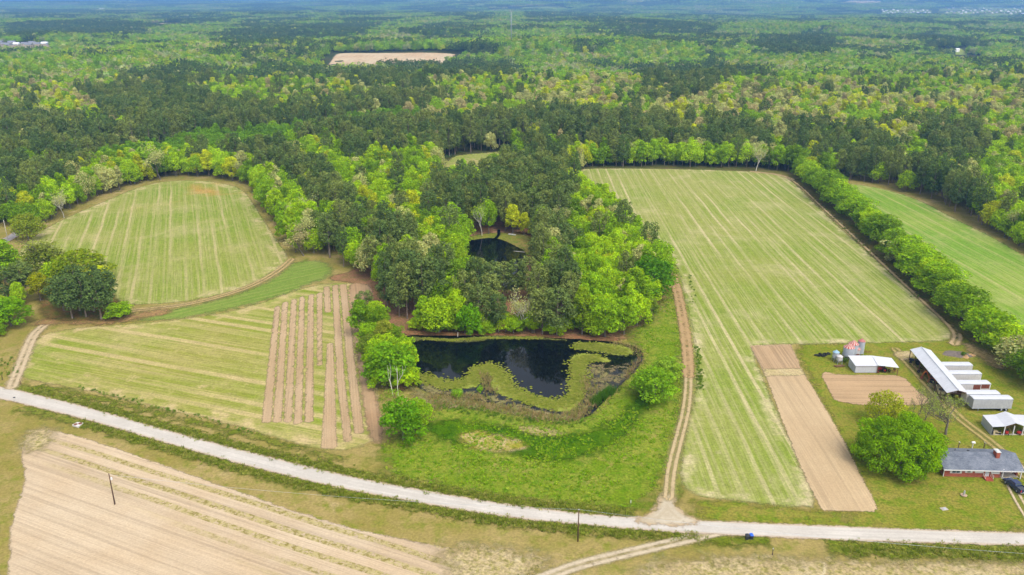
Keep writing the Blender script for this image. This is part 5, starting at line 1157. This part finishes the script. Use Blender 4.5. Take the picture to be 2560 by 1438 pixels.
grain_bin(2149, 888, 1.05, 4, .8, 4.9, .75, M_GALV, M_PINKCAP, "tall slim grain bin with pinkish red cap at the back")
grain_bin(2087.5, 902, .95, 4, 1.2, 3.0, .6, M_GALV, M_BLUECAP, "squat grain bin with pale blue cap left of the large one")
grain_bin(2097, 909, .9, 4, 1.3, 2.5, .5, M_GALVW, M_GALVW, "small white hopper bin on four legs nearest the tyres")
x, y = P(2139.5, 895); t = thing("feed_tower", "narrow square white feed bin with rust stains between the round grain bins", "feed bin", (x, y, 0))
MB().box(-.75, -.6, .2, .75, .6, 2.9).build("box_body", M_GALVW, t); MB().prism([(-.7, 2.904), (.7, 2.904), (0, 3.5)], -.85, .85).build("roof", M_CAP, t); MB().box(-.6, -.64, 1.2, .6, -.603, 1.6).build("rust_band", M_RUST, t)
def tyre(px, py, tilt, k):
    x, y = P(px, py); pr = [(.2 + .16 * 1, 0)]
    o = MB().lathe([(.36 + .13 * math.cos(a), .13 + .13 * math.sin(a)) for a in np.linspace(0, 2 * math.pi, 9)], 16).build("tyre", M_TYRE, None, True); o.location = (x, y, .05 + .12 * (k % 3)); o.rotation_euler = (tilt, tilt * .5, k)
    o.scale = (1.3, 1.3, 1.3); tag(o, "black worn tyre dumped in the scrap row left of the grain bins", "tyre", "tyres dumped by the grain bins")
for k, (px, py) in enumerate([(2040, 889), (2045, 891), (2050, 888), (2055, 890), (2059, 892), (2063, 889), (2067, 887), (2071, 886), (2052, 892), (2061, 887)]): tyre(px, py, .5 * (k % 3) - .3, k)
for k, (a, b, lb) in enumerate([((2085, 917), (2106, 915), "long brown log lying on the grass before the hopper bins"), ((2090, 919), (2111, 916.5), "shorter weathered log beside the long brown one")]):
    pa, pb = P(*a), P(*b); t = MB().bar((0, 0, .25), (pb[0] - pa[0], pb[1] - pa[1], .28), .24, 9, .2).build("log", M_WOOD, None, True); t.location = (pa[0], pa[1], 0); tag(t, lb, "log")
x, y = P(2165, 884); t = thing("harrow", "rusty harrow frame in the weeds right of the tall grain bin", "implement", (x, y, 0)); MB().bar((-1.5, 0, .5), (1.8, 0, .5), .06).bar((-1.3, .8, .5), (1.6, .8, .5), .06).bar((0, 0, .5), (0, .8, 1.1), .05).bar((-1, 0, .5), (-1, .8, .5), .05).bar((1.2, 0, .5), (1.2, .8, .5), .05).build("frame", M_RUST, t)

# ---- open shed at the right border
E1 = 2.5; R1 = 3.6
a0 = P(2456.5, 1037.8, E1); b0 = P(2481.6, 1067.3, E1); ox, oy = b0; dep = (a0[0] - b0[0], a0[1] - b0[1])
S4 = thing("open_shed", "white-roofed open shed with raised middle gable at the right border", "shed", (ox, oy, 0))
k1 = P(2513, 1065.4, E1 + .15)[0] - ox; rm = P(2542, 1059.4, R1)[0] - ox; k2 = 2 * rm - k1; wR = 2 * rm
prof = [(0, E1), (k1, E1 + .15), (rm, R1), (k2, E1 + .15), (wR, E1)]
for (xa, za), (xb, zb) in zip(prof[:-1], prof[1:]):
    MB().slab([(xa, 0, za), (xb, 0, zb), (xb + dep[0], dep[1], zb), (xa + dep[0], dep[1], za)], .06).build("roof", ribbed("shed_roof", lin(232, 233, 240, .6), .5, 1, None, .08), S4)
MB().hexa([(.06, .1, 0), (.12, .1, 0), (.12 + dep[0], dep[1], 0), (.06 + dep[0], dep[1], 0)], [(.06, .1, E1 - .06), (.12, .1, E1 - .06), (.12 + dep[0], dep[1], E1 - .06), (.06 + dep[0], dep[1], E1 - .06)]).build("side_wall", M_TINY, S4)
MB().box(.2 + dep[0], dep[1] - .15, 0, wR + dep[0] - .1, dep[1] - .1, E1 - .1).build("back_wall", M_WOOD, S4)
for xx, z in ((k1 + .1, E1), (k2 - .1, E1), (wR - .1, E1 - .1), (rm, E1 + .1)):
    MB().box(xx - .1, .1, 0, xx + .1, .3, z).build("post", M_WHITE if xx < k2 else M_WOOD, S4)
MB().bar((k1 + .1, .2, 1.9), (rm, .2, 3.3), .05).bar((rm, .2, .2), (k1 + .8, .2, 2.6), .05).build("brace", M_WOOD, S4)
MB().box(.2, .2, 0, wR - .1, .8, .05).build("floor_slab", M_CONC, S4)
def mower(x, y, rz, m, lb):
    t = thing("ride_on_mower", lb, "mower", (x, y, 0), rz); MB().box(-.35, .1, .35, .35, 1.0, .85).box(-.45, -.8, .35, .45, .1, .6).build("body", m, t, bevel=.06); MB().box(-.25, -.6, .603, .25, -.15, .7).box(-.25, -.68, .6, .25, -.603, 1.05).build("seat", M_DARK, t)
    MB().bar((0, .15, .8), (0, -.05, 1.1), .03).lathe([(.2, 1.1), (.2, 1.14), (.15, 1.12), (.2, 1.1)], 10, (0, -.05)).build("steering_wheel", M_DARK, t)
    for sx in (-1, 1):
        for yy_, rr in ((-.5, .3), (.75, .2)): MB().lathe([(.08, -.1), (rr, -.1), (rr, .1), (.08, .1)], 12, (sx * .45, yy_, rr), 'x').build("wheel", M_TYRE, t)
mower(ox + (k1 + rm) / 2 + .1, oy + .9, 2.6, M_RED, "red ride-on mower between the two front posts of the open shed"); mower(ox + k2 - .4, oy + .8, 2.2, M_RED, "red ride-on mower right of the shed's middle post")
mower(ox + k1 - 1.0, oy + 1.0, 1.2, M_CREAM, "pale ride-on mower left of the shed's first post")
for k, (dx, h, m, lb) in enumerate([(.55, 1.2, M_DARK, "dark drum at the left front corner of the open shed"), (.95, .8, M_CREAM, "cream sack-like drum beside the dark one in the open shed")]):
    o = MB().lathe([(.01, 0), (.3, 0), (.32, .1), (.3, h * .5), (.32, h * .9), (.3, h), (.01, h)], 14).build("drum", m, None, True); o.location = (ox + dx, oy + .55, .05); tag(o, lb, "drum")

# ---- small yard things
x, y = P(2409, 1240); t = thing("garden_fountain", "pale stone fountain with small figure on the front lawn", "fountain", (x, y, 0))
MB().lathe([(.01, 0), (.55, 0), (.62, .18), (.7, .3), (.62, .32), (.5, .22), (.01, .2)], 18).build("basin", paint("terracotta_stone", lin(224, 190, 160, .6), .8, .2), t, True)
MB().lathe([(.2, .2), (.14, .5), (.22, .62), (.17, .9), (.2, 1.1), (.1, 1.22), (.13, 1.34), (.1, 1.45), (.01, 1.48)], 12).build("statue", paint("grey_stone", lin(206, 206, 204, .6), .8, .15), t, True)
x, y = P(2360, 1273); t = thing("concrete_slab", "grey concrete well slab in the grass of the front lawn", "slab", (x, y, 0), .2); MB().box(-.75, -.5, 0, .75, .5, .14).build("base", M_CONC, t, bevel=.03); MB().lathe([(.01, .2), (.3, .2), (.32, .143)], 16, (.1, 0)).build("cover", M_GALV, t)
for px, py, h, kind, lb in [(2395.5, 1121, 1.7, 0, "grey post with small white cap behind the brick house, leftmost of three"), (2430, 1121.5, 1.6, 1, "white post with broad white birdhouse tray behind the brick house"), (2459.5, 1120.5, 1.5, 2, "grey post with slanted white board behind the brick house")]:
    x, y = P(px, py); t = thing("yard_post", lb, "post", (x, y, 0)); MB().box(-.08, -.08, -.1, .08, .08, h).build("shaft", M_WHITE if kind == 1 else M_POLE, t)
    if kind == 0: MB().box(-.13, -.13, h + .003, .13, .13, h + .12).build("cap", M_WHITE, t)
    if kind == 1: MB().box(-.42, -.3, h + .003, .42, .3, h + .14).prism([(-.34, h + .143), (.34, h + .143), (0, h + .42)], -.4, .4).build("birdhouse", M_WHITE, t)
    if kind == 2: MB().hexa([(-.25, -.15, h + .25), (.3, -.15, h - .25), (.3, .15, h - .25), (-.25, .15, h + .25)], [(-.23, -.15, h + .32), (.32, -.15, h - .18), (.32, .15, h - .18), (-.23, .15, h + .32)]).build("board", M_WHITE, t)
x, y = P(2347, 1100); t = thing("garden_cart", "small red garden cart on the grass beside the big round tree", "cart", (x, y, 0), .3); MB().hexa([(-.5, -.3, .3), (.5, -.3, .3), (.5, .3, .3), (-.5, .3, .3)], [(-.7, -.42, .75), (.7, -.42, .75), (.7, .42, .75), (-.7, .42, .75)]).build("tub", M_RED, t)
for sx in (-1, 1): MB().lathe([(.05, -.05), (.2, -.05), (.2, .05), (.05, .05)], 12, (0, sx * .4, .2), 'x').build("wheel", M_TYRE, t)
MB().bar((.6, 0, .5), (1.2, 0, .75), .03).build("handle", M_DARK, t)
def lump(name, px, py, rx, ry, h, mat, label, cat, seed=1, kind=None):
    rs = np.random.RandomState(seed); x, y = P(px, py); mb = MB(); K = 26; R = 7
    for j in range(R + 1):
        f = j / R
        for i in range(K):
            a = 2 * math.pi * i / K; rr = (1 - f) * (1 + .18 * math.sin(2 * a + seed) + .1 * math.sin(5 * a + seed * 2)); z = h * (f ** .6) * (1 + .25 * math.sin(3 * a + 4 * f + seed)) if j else -.05
            mb.v.append((rx * rr * math.cos(a), ry * rr * math.sin(a), z + rs.uniform(-.05, .05) * h))
    for j in range(R):
        for i in range(K): i2 = (i + 1) % K; mb.f.append((j * K + i, j * K + i2, (j + 1) * K + i2, (j + 1) * K + i))
    o = mb.build(name, mat, None, True); o.location = (x, y, 0); return tag(o, label, cat, kind=kind)
M_ASH = paint("ash", lin(150, 136, 126, .5), .95, .4, scale=.8); M_EARTH = paint("bare_earth", lin(222, 178, 128, .6), .95, .3); M_BRUSH = paint("brush", lin(120, 92, 80, .5), .95, .5)
lump("ash_heap", 2393, 886, 3.9, 3.0, .7, M_ASH, "wide grey ash heap of an old burn pile behind the trailers", "heap", 2)
lump("earth_heap", 2414, 893, 1.2, 1.0, .7, M_EARTH, "tan earth heap nearest the grey ash heap", "heap", 5); lump("earth_heap", 2427, 889, 1.3, 1.0, .6, M_EARTH, "smaller tan earth heap right of the other one by the ash", "heap", 8)
# brush pile: heap of twigs
rs = np.random.RandomState(4); mb = MB()
for k in range(60):
    a = rs.uniform(0, 6.28); r_ = rs.uniform(0, .9); c = np.array([r_ * math.cos(a), r_ * math.sin(a), .15 + rs.uniform(0, .55) * (1.1 - r_)]); d = unit(rs.normal(0, 1, (1, 3)) * np.array([1, 1, .35]))[0] * rs.uniform(.5, 1.0)
    mb.bar(c - d, c + d, .035, 4)
o = mb.build("brush_pile", M_BRUSH); o.location = (*P(2353, 1044), .1); tag(o, "round heap of dark brushwood on the lawn near the leafing tree", "brush pile")
def stone(px, py, r, label):
    o = lump("stone", px, py, r, r * .8, r * .7, M_CONC, label, "stone", int(px) % 7); return o
stone(2368, 1099, .35, "pale stone on the grass right of the red garden cart")

# ---- along the road
def wheelie_bin(px, py, body, lid, lb):
    x, y = P(px, py); t = thing("wheelie_bin", lb, "bin", (x, y, 0), .1, "wheelie bins on the roadside")
    MB().hexa([(-.26, -.3, .08), (.26, -.3, .08), (.26, .28, .08), (-.26, .28, .08)], [(-.34, -.38, 1.0), (.34, -.38, 1.0), (.34, .36, 1.0), (-.34, .36, 1.0)]).build("body", body, t)
    MB().hexa([(-.37, -.42, 1.004), (.37, -.42, 1.004), (.37, .42, 1.004), (-.37, .42, 1.004)], [(-.32, -.34, 1.14), (.32, -.34, 1.14), (.32, .40, 1.18), (-.32, .40, 1.18)]).build("lid", lid, t)
    MB().bar((-.3, .44, 1.0), (.3, .44, 1.0), .03).build("handle", body, t)
    for sx in (-1, 1): MB().lathe([(.02, -.04), (.13, -.04), (.13, .04), (.02, .04)], 12, (sx * .3, .3, .13), 'x').build("wheel", M_TYRE, t)
M_BINB = paint("black_plastic", (.022, .026, .034), .5, .1); M_BINU = paint("blue_plastic", (.02, .11, .55), .45, .1)
wheelie_bin(1867.5, 1350, M_BINB, M_BINB, "black wheelie bin on the road verge, left of the blue-lidded one"); wheelie_bin(1877.5, 1349, M_BINB, M_BINU, "dark wheelie bin with bright blue lid on the road verge")
def post(px, py, h, r, m, lb, cap=None, name="fence_post", cat="post"):
    x, y = P(px, py); t = thing(name, lb, cat, (x, y, 0)); MB().bar((0, 0, -.2), (0, 0, h), r, 8, r * .9).build("shaft", m, t)
    if cap: MB().bar((0, 0, h + .002), (0, 0, h + .22), r * 1.25, 8).build("cap", cap, t)
    return t
post(1931, 1388, 1.45, .09, paint("dark_marker", (.05, .025, .04), .6, .2), "dark marker post with white tip in the verge right of the bins", M_WHITE, "marker_post")
post(1577, 1258, .75, .08, M_WHITE, "short white marker post in the meadow grass by the lane mouth", None, "marker_post")
post(52.5, 963, 1.7, .09, M_POLE, "brown fence post at the dirt track mouth, field side"); post(7, 951, 1.6, .09, M_POLE, "brown fence post at the left border beyond the dirt track mouth")
x, y = P(38, 1004); t = thing("mailbox", "small black mailbox on a white post at the roadside", "mailbox", (x, y, 0), .5); MB().box(-.05, -.05, -.1, .05, .05, 1.0).build("shaft", M_WHITE, t)
MB().prism([(-.12, 1.003), (.12, 1.003), (.12, 1.16), (.06, 1.25), (-.06, 1.25), (-.12, 1.16)], -.28, .28).build("box", M_BINB, t)
xs_ = [P(a, b) for a, b in ((181, 1066), (194, 1059), (209, 1061), (196, 1071))]; cxm = np.mean(xs_, 0)
t = thing("septic_slab", "white slab with two rusty lids in the grass below the road", "slab", (cxm[0], cxm[1], 0)); MB().slab([(p[0] - cxm[0], p[1] - cxm[1], .35) for p in xs_], .45).build("base", paint("slab_white", lin(240, 234, 228, .62), .8, .15), t)
for f in (-.25, .3):
    d = np.array(xs_[2]) - np.array(xs_[0]); c = f * d * .75; MB().lathe([(.01, .46), (.42, .45), (.48, .353)], 16, (c[0], c[1])).build("lid", M_RUST, t)
def utility_pole(px, py, h, lb, lamp=False, arm=False, mat=None, r=.16):
    x, y = P(px, py); t = thing("utility_pole", lb, "pole", (x, y, 0)); MB().bar((0, 0, -.5), (0, 0, h), r, 10, r * .65).build("shaft", mat or M_POLE, t, True)
    if lamp: MB().bar((0, 0, h - 1.3), (.45, -.2, h - 1.1), .03).lathe([(.05, h - .75), (.16, h - .85), (.24, h - 1.25), (.2, h - 1.45), (.01, h - 1.47)], 14, (.5, -.22)).build("yard_lamp", M_WHITE, t)
    if arm: MB().lathe([(.01, h + .2), (.09, h + .18), (.1, h + .003)], 10).build("insulator", M_WHITE, t)
    return (x, y, h)
p1 = utility_pole(287.5, 1262, 7.9, "dark wooden pole with white lamp standing alone in the tilled field", lamp=True)
p2 = utility_pole(1444.5, 1354, 7.7, "brown wooden pole below the road opposite the meadow", arm=True)
def wire(a, b, sag, lb, r=.02):
    a, b = np.array(a), np.array(b); mb = MB(); pts = [a * (1 - f) + b * f - np.array([0, 0, sag * 4 * f * (1 - f)]) for f in np.linspace(0, 1, 25)]
    mb.path(pts, [r] * 25, 5); tag(mb.build("power_line", M_GALV), lb, "power line")
wire((p1[0], p1[1], p1[2] - .2), (p2[0], p2[1], p2[2] + .1), 1.2, "thin wire from the lone field pole to the pole below the road")
wire((p2[0], p2[1], p2[2] + .1), (106, 122, 7.5), 1.0, "thin wire running right from the pole below the road")
utility_pole(20, 601, 9.5, "pale pole beside the grey road at the left border", mat=M_PALEBARK, r=.14)
# ---- by the far pond
x, y = P(1280, 588.5); t = thing("rowing_boat", "small white boat drawn up on the far pond's bank", "boat", (x, y, .1), -.35)
hull = MB(); st_ = [(-1.9, .55, .42), (-1.0, .72, .42), (.2, .7, .42), (1.2, .48, .46), (1.9, .06, .55)]
for a, wd, zt in st_: hull.v += [(a, -wd, zt), (a, -wd * .6, .05), (a, wd * .6, .05), (a, wd, zt)]
for i in range(4):
    for j in range(3): hull.f.append((i * 4 + j, i * 4 + j + 1, (i + 1) * 4 + j + 1, (i + 1) * 4 + j))
hull.f.append((0, 1, 2, 3)); hull.build("hull", M_WHITE, t); MB().box(-.5, -.62, .3, -.2, .62, .34).box(.5, -.52, .3, .8, .52, .34).build("thwart", M_GALV, t)
pa, pb = P(1284, 629), P(1312, 632); o = MB().bar((0, 0, .1), (pb[0] - pa[0], pb[1] - pa[1], .25), .22, 8, .14).build("log", M_PALEBARK, None, True); o.location = (*pa, 0); tag(o, "pale fallen log lying in the far pond's edge", "log")
o = MB().bar((0, 0, -.3), (0.1, 0, 1.6), .14, 8, .1).build("stump", M_PALEBARK); o.location = (*P(1144, 843), 0); tag(o, "thin grey stump standing in the near pond's far edge", "stump")

# ---- dead snag and the yard trees
def snag(px, py, h, seed, lb):
    v, f, e = branches(seed, h, .17, .5, 2, .5, (2, 3), .8); o = link("dead_tree", mesh_np("dead_tree", v, [(4, f)], smooth=True), M_PALEBARK); o.location = (*P(px, py), 0); tag(o, lb, "dead tree")
snag(982, 990, 11.5, 41, "white dead tree with forked top before the big bright bank tree"); snag(995, 990, 10.5, 43, "thinner white dead tree beside the forked one on the pond bank")
def yard_tree(name, cat, px, py, label, tr, cr, tint, sc=1.0, rz=0.0):
    o = thing(name, label, cat, (*P(px, py), 0), rz); o.scale = (sc, sc, sc); a = bpy.data.objects.new("trunk", tr); COL.objects.link(a); a.parent = o
    c = bpy.data.objects.new("crown", cr); COL.objects.link(c); c.parent = o; c["tint"] = [float(q) for q in tint]; return o
v, f, c, lb_ = crown_broad(777, 11.0, .1, 14.2, 150, 32000, .48, lr=(.12, .22), cvar=.18)
oak_t = trunk_mesh("oak_trunk", 77, 8.5, .7, lb_, 22, M_BARK)
yard_tree("oak_tree", "tree", 2246, 1168, "huge dome-shaped green oak standing left of the brick house", oak_t, crown_mesh("oak_crown", v, f, c, M_LEAF), np.array(lin(130, 172, 14, .84)), .87)
v, f, c, lb_ = crown_broad(778, 5.2, 1.5, 9.5, 30, 3000, .42, lr=(.2, .34))
yard_tree("broadleaf_tree", "tree", 2204, 1062, "yellow-green thin-leaved tree right behind the huge round oak", trunk_mesh("yard_trunk", 79, 7.0, .22, lb_, 12), crown_mesh("yard_crown", v, f, c, M_LEAF), np.array(lin(176, 188, 36, .70)))
def leafing(seed, h, r, spread, nleaf, leaf, lv=5, first=.28):
    v, f, ends = branches(seed, h, r, spread, lv, first); rs = np.random.RandomState(seed); e = np.array([q for q, d in ends]); k = rs.randint(0, len(e), nleaf); p = e[k] + rs.normal(0, .3, (nleaf, 3))
    lv_, lf, lc = quads_on(rs, p, rs.normal(0, 1, (nleaf, 3)) + np.array([0, 0, .6]), leaf, np.ones((nleaf, 3)) * rs.uniform(.75, 1.25, (nleaf, 1)), .3)
    t = mesh_np("leafing_trunk", v, [(4, f)], smooth=True); t.materials.append(M_BARK); return t, crown_mesh("leafing_crown", lv_, lf, lc, M_LEAF)
tr, cr = leafing(61, 10.5, .34, .95, 1500, .26)
yard_tree("leafing_tree", "bare tree", 2364, 1086, "thinly leafing tree with dark forked trunk on the lawn before the open shed", tr, cr, np.array(lin(176, 196, 96, .7)))
tr, cr = leafing(67, 9.0, .16, .7, 420, .24)
yard_tree("leafing_tree", "bare tree", 2288, 1054, "almost bare slender tree right of the yellow-green one by the garden plot", tr, cr, np.array(lin(170, 178, 116, .7)))
tr, cr = leafing(71, 8.5, .15, .8, 320, .24)
yard_tree("leafing_tree", "bare tree", 2312, 1050, "bare leaning tree beside the slender bare one at the garden plot", tr, cr, np.array(lin(176, 180, 120, .7)), 1.0, 1.1)

# ---- far off: houses, a tower
def far_house(name, px, py, wd, dp, h, roofm, wallm, label, grp=None, rz=0.0, solid=None):
    x, y, z = solid or PT(px, py); t = thing(name, label, "house", (x, y, z), rz, grp)
    MB().box(-wd / 2, -dp / 2, -1, wd / 2, dp / 2, h).build("wall", wallm, t)
    MB().prism([(-dp / 2 - .5, h + .01), (dp / 2 + .5, h + .01), (0, h + dp * .36)], -wd / 2 - .5, wd / 2 + .5).build("roof", roofm, t); return t
M_FW = paint("far_white", lin(250, 248, 250, .84), .7, .1); M_FG = paint("far_roof", lin(230, 232, 240, .8), .6, .15); M_FT = paint("far_tan", lin(206, 188, 170, .6), .8, .1); M_FR = paint("far_grey_roof", lin(150, 152, 162, .6), .7, .15)
rs = np.random.RandomState(12)
for g_, (xa, xb, ya, yb, n_, gl) in enumerate([(2205, 2325, 26, 35, 24, "pale-roofed houses of the far estate in the forest"), (2365, 2565, 21, 36, 46, "pale-roofed houses of the far right estate"), (0, 132, 113, 121, 11, "houses of the far estate at the left border")]):
    for k in range(n_):
        px = xa + (xb - xa) * ((k * .618) % 1.0); py = ya + (yb - ya) * ((k + .5) / n_)
        far_house("estate_house", px, py, rs.uniform(11, 16), rs.uniform(9, 12), rs.uniform(5, 7), (M_FG, M_FR, M_FW if g_ < 2 else M_FR)[rs.randint(0, 3)], (M_FW, M_FT)[rs.randint(0, 2)] if g_ < 2 else M_FT, "pale distant house in the " + ("far estate right of the tower" if g_ == 0 else "far estate by the right border" if g_ == 1 else "far estate at the left border"), gl, rs.uniform(-.6, .6))
for px, py, wd, lb in [(540, 201, 20, "white-roofed house alone among the forest left of the bare field"), (585, 203, 12, "small white shed right of the lone white forest house"), (2392, 131, 8, "small white house in a clearing near the right border"), (692, 68, 16, "far white house above the long pale field"), (765, 64, 16, "far white house right of the other one beyond the left woods"), (55, 38, 40, "far pale building near the horizon at the left"), (255, 27, 40, "far pale building just under the horizon left of middle")]:
    far_house("forest_house", px, py, wd, wd * .7, 5 + wd * .1, M_FW, M_FW, lb, None, .2)
x, y, z = PT(1487, 216); far_house("blue_house", 0, 0, 12, 9, 4.5, paint("blue_roof", lin(110, 140, 190, .6), .6, .15), M_FW, "white house with blue roof in the forest right of middle", None, .15, (x, y, z + 6))
x, y, z = PT(1278, 116); hh = 66.0; t = thing("radio_tower", "tall pale mast with a crossbar on top rising from the far forest", "tower", (x, y, z))
MB().bar((0, 0, -1), (0, 0, hh), 1.0, 10, .7).build("shaft", paint("mast_paint", lin(196, 208, 220, .42), .5, .1), t, True)
MB().box(-4.6, -.6, hh - 1.2, 4.6, .6, hh - .4).box(-4.6, -.5, hh - .39, -3.9, .5, hh + 3.4).box(3.9, -.5, hh - .39, 4.6, .5, hh + 3.4).box(-.5, -.5, hh + .01, .5, .5, hh + 3).build("antenna_frame", paint("antenna_paint", lin(206, 214, 224, .45), .5, .1), t)

# ------------------------------------------------------------------ tufts, weeds, reeds, lily pads
def tuft_mesh(name, seed, n_, h, w, lean, mat):
    rs = np.random.RandomState(seed); V = []; 
    for k in range(n_):
        a = rs.uniform(0, 6.28); r_ = rs.uniform(0, .35); b = np.array([r_ * math.cos(a), r_ * math.sin(a), 0]); d = np.array([math.cos(a), math.sin(a), 0]) * lean * rs.uniform(.3, 1.2); s = np.array([-math.sin(a), math.cos(a), 0]) * w; hh_ = h * rs.uniform(.6, 1.2)
        V += [b - s, b + s, b + s * .6 + d * .5 + [0, 0, hh_ * .6], b - s * .6 + d * .5 + [0, 0, hh_ * .6]]
        V += [b - s * .6 + d * .5 + [0, 0, hh_ * .6], b + s * .6 + d * .5 + [0, 0, hh_ * .6], b + s * .1 + d + [0, 0, hh_], b - s * .1 + d + [0, 0, hh_]]
    V = np.array(V); me = mesh_np(name, V, [(4, np.arange(len(V)).reshape(-1, 4))], dict(col=np.repeat(rs.uniform(.75, 1.25, (len(V) // 4, 1)) * np.ones((1, 3)), 4, 0))); me.materials.append(mat); return me
TUFT = [tuft_mesh("tuft", 1, 14, .42, .07, .35, M_LEAF), tuft_mesh("tuft", 2, 18, .34, .08, .45, M_LEAF), tuft_mesh("tuft", 3, 12, .55, .06, .3, M_LEAF)]
v, f, c, l_ = crown_broad(801, .6, .02, .7, 7, 90, .22); WEED = [crown_mesh("weed", v, f, c, M_LEAF)]
v, f, c, l_ = crown_broad(802, .7, .02, .6, 8, 110, .20); WEED.append(crown_mesh("weed", v, f, c, M_LEAF))
REED = [tuft_mesh("reed", 5, 12, 1.1, .05, .3, M_LEAF), tuft_mesh("reed", 6, 9, 1.4, .05, .4, M_LEAF)]
def fill(px, n_, rs, world=None):
    poly = PP(px) if world is None else world; lo, hi = poly.min(0), poly.max(0); out = np.zeros((0, 2))
    while len(out) < n_:
        p = rs.uniform(lo, hi, (n_ * 2, 2)); out = np.vstack([out, p[polysd(p, poly) > 0]])
    return out[:n_]
def scatter(name, p, protos, s0, s1, cols, seed, label=None, z=.05):
    rs = np.random.RandomState(seed); n_ = len(p); s = rs.uniform(s0, s1, n_); t = np.array(cols)[rs.randint(0, len(cols), n_)] * rs.uniform(.8, 1.2, (n_, 1))
    return gn_scatter(name, np.column_stack([p, np.full(n_, z)]), rs.randint(0, len(protos), n_), rs.uniform(0, 6.28, n_), np.column_stack([s, s, s * rs.uniform(.8, 1.3, n_)]), t, protos, label)
rs = np.random.RandomState(99)
p = fill(MEADOW, 11000, rs); p = p[(polysd(p, PP(POND)) < -.5)]; dn = fbm(p[:, 0] / 9, p[:, 1] / 9, 61, 3); p = p[dn + rs.uniform(-.12, .12, len(p)) > .47]; p = p[polysd(p, PP(MEADOW)) > rs.uniform(-1, 11, len(p))]
scatter("meadow_grass", p, TUFT, .4, .95, [lin(150, 190, 30, .75), lin(130, 176, 24, .75), lin(176, 196, 60, .75)], 1)
def along(px, n_, spread, rs):
    ln = PP(px); sg_ = np.hypot(*np.diff(ln, axis=0).T); k = rs.choice(len(sg_), n_, p=sg_ / sg_.sum()); f = rs.uniform(0, 1, (n_, 1)); return ln[k] * (1 - f) + ln[k + 1] * f + rs.normal(0, spread, (n_, 2))
wp = np.vstack([along([(190, 968), (330, 1003), (480, 1040), (640, 1086)], 90, .5, rs), along([(1742, 870), (1748, 910), (1752, 975)], 90, .5, rs), along([(1725, 690), (1732, 760)], 20, .5, rs), along([(2050, 500), (2330, 770)], 70, .9, rs) - np.array([2.4, 0]), along([(1090, 1012), (1300, 1052), (1460, 1058)], 160, 1.3, rs), along([(4, 900), (30, 940)], 30, 1.4, rs)])
scatter("weeds", wp, WEED, .35, .85, [lin(120, 156, 50, .7), lin(104, 140, 44, .7), lin(140, 166, 60, .7)], 2)
dp_ = np.vstack([along(off(ROAD_TOP[4:16], -9), 2600, .9, rs), along(off(ROAD_BOT[4:16], 11), 2200, .8, rs), along(off(ROAD_BOT[17:21], 18), 900, 1.2, rs)])
scatter("roadside_grass", dp_, TUFT, .5, 1.2, [lin(150, 164, 56, .72), lin(172, 172, 84, .72), lin(126, 146, 40, .68)], 3)
rp = np.vstack([along(Z3([(600, 612), (800, 600), (1000, 610), (1200, 640), (1400, 690), (1600, 700), (1720, 640)]), 700, 1.4, rs), along(Z3([(1000, 380), (1010, 470), (1050, 520)]), 240, .9, rs), along(Z3([(1720, 420), (1760, 560), (1650, 690)]), 350, 1.6, rs), along(Z3([(1900, 170), (2060, 200), (2120, 270), (2000, 420)]), 220, .8, rs), along(Z3([(620, 560), (760, 545), (1000, 560)]), 250, .9, rs)])
scatter("reeds", rp, REED, .35, .85, [lin(206, 184, 136, .7), lin(180, 164, 110, .7), lin(160, 170, 76, .7), lin(190, 164, 116, .7)], 4)
gp = along(Z3([(1780, 600), (1850, 545), (1900, 510)]), 260, .7, rs); scatter("green_reeds", gp, REED, .7, 1.3, [lin(86, 136, 30, .62), lin(104, 150, 36, .62)], 5)
pad = MB(); pad.lathe([(.01, .0), (.22, .015), (.26, .03)], 9); pm = pad.build("pad", M_LEAF); PAD = pm.data; bpy.data.objects.remove(pm)
q_ = PAD.attributes.new("col", 'FLOAT_COLOR', 'POINT'); q_.data.foreach_set("color", np.ones(len(PAD.vertices) * 4, np.float32))
lp = np.vstack([along(Z3([(560, 405), (740, 475), (900, 440), (960, 350), (1050, 335), (1120, 400), (1190, 500), (1300, 560), (1500, 610), (1640, 560), (1670, 420), (1650, 300), (1800, 270)]), 4200, 1.5, rs), along(Z3([(1650, 190), (1800, 200), (2000, 230)]), 900, 1.4, rs), along(Z3([(560, 140), (760, 150), (1000, 135), (1400, 135)]), 700, .5, rs)])
scatter("lily_pads", lp, [PAD], .8, 1.7, [lin(160, 170, 60, .62), lin(140, 156, 50, .62), lin(176, 178, 84, .62)], 6, z=.30)
for px, py, w_, h_, lb in [(1142, 994, 3.6, 2.4, "round yellow-green bush in the shallows of the near pond"), (1200, 985, 1.8, 2.6, "narrow yellow-green bush in the shallows right of the round one"), (984, 1001, 6.5, 2.6, "low leafy bush at the foot of the white dead trees")]:
    v, f, c, l_ = crown_broad(int(px), w_ / 2, .05, h_, 12, 700, .28); o = link("pond_bush", crown_mesh("pond_bush", v, f, c, M_LEAF)); o.location = (*P(px, py), 0); o["tint"] = [float(q) for q in lin(150, 196, 40, .7)]; tag(o, lb, "bush")
for px, py, w_, h_, lb in [(2407, 890, 1.8, 1.3, "small green bush between ash heap and earth heaps"), (2150, 905, 2.2, 1.1, "weedy bush between the grain bins and the white shed"), (2112, 905, 1.6, 1.2, "low bush at the foot of the large grain bin")]:
    v, f, c, l_ = crown_broad(int(px), w_ / 2, .05, h_, 10, 400, .22); o = link("bush", crown_mesh("bush", v, f, c, M_LEAF)); o.location = (*P(px, py), 0); o["tint"] = [float(q) for q in lin(110, 150, 44, .66)]; tag(o, lb, "bush")
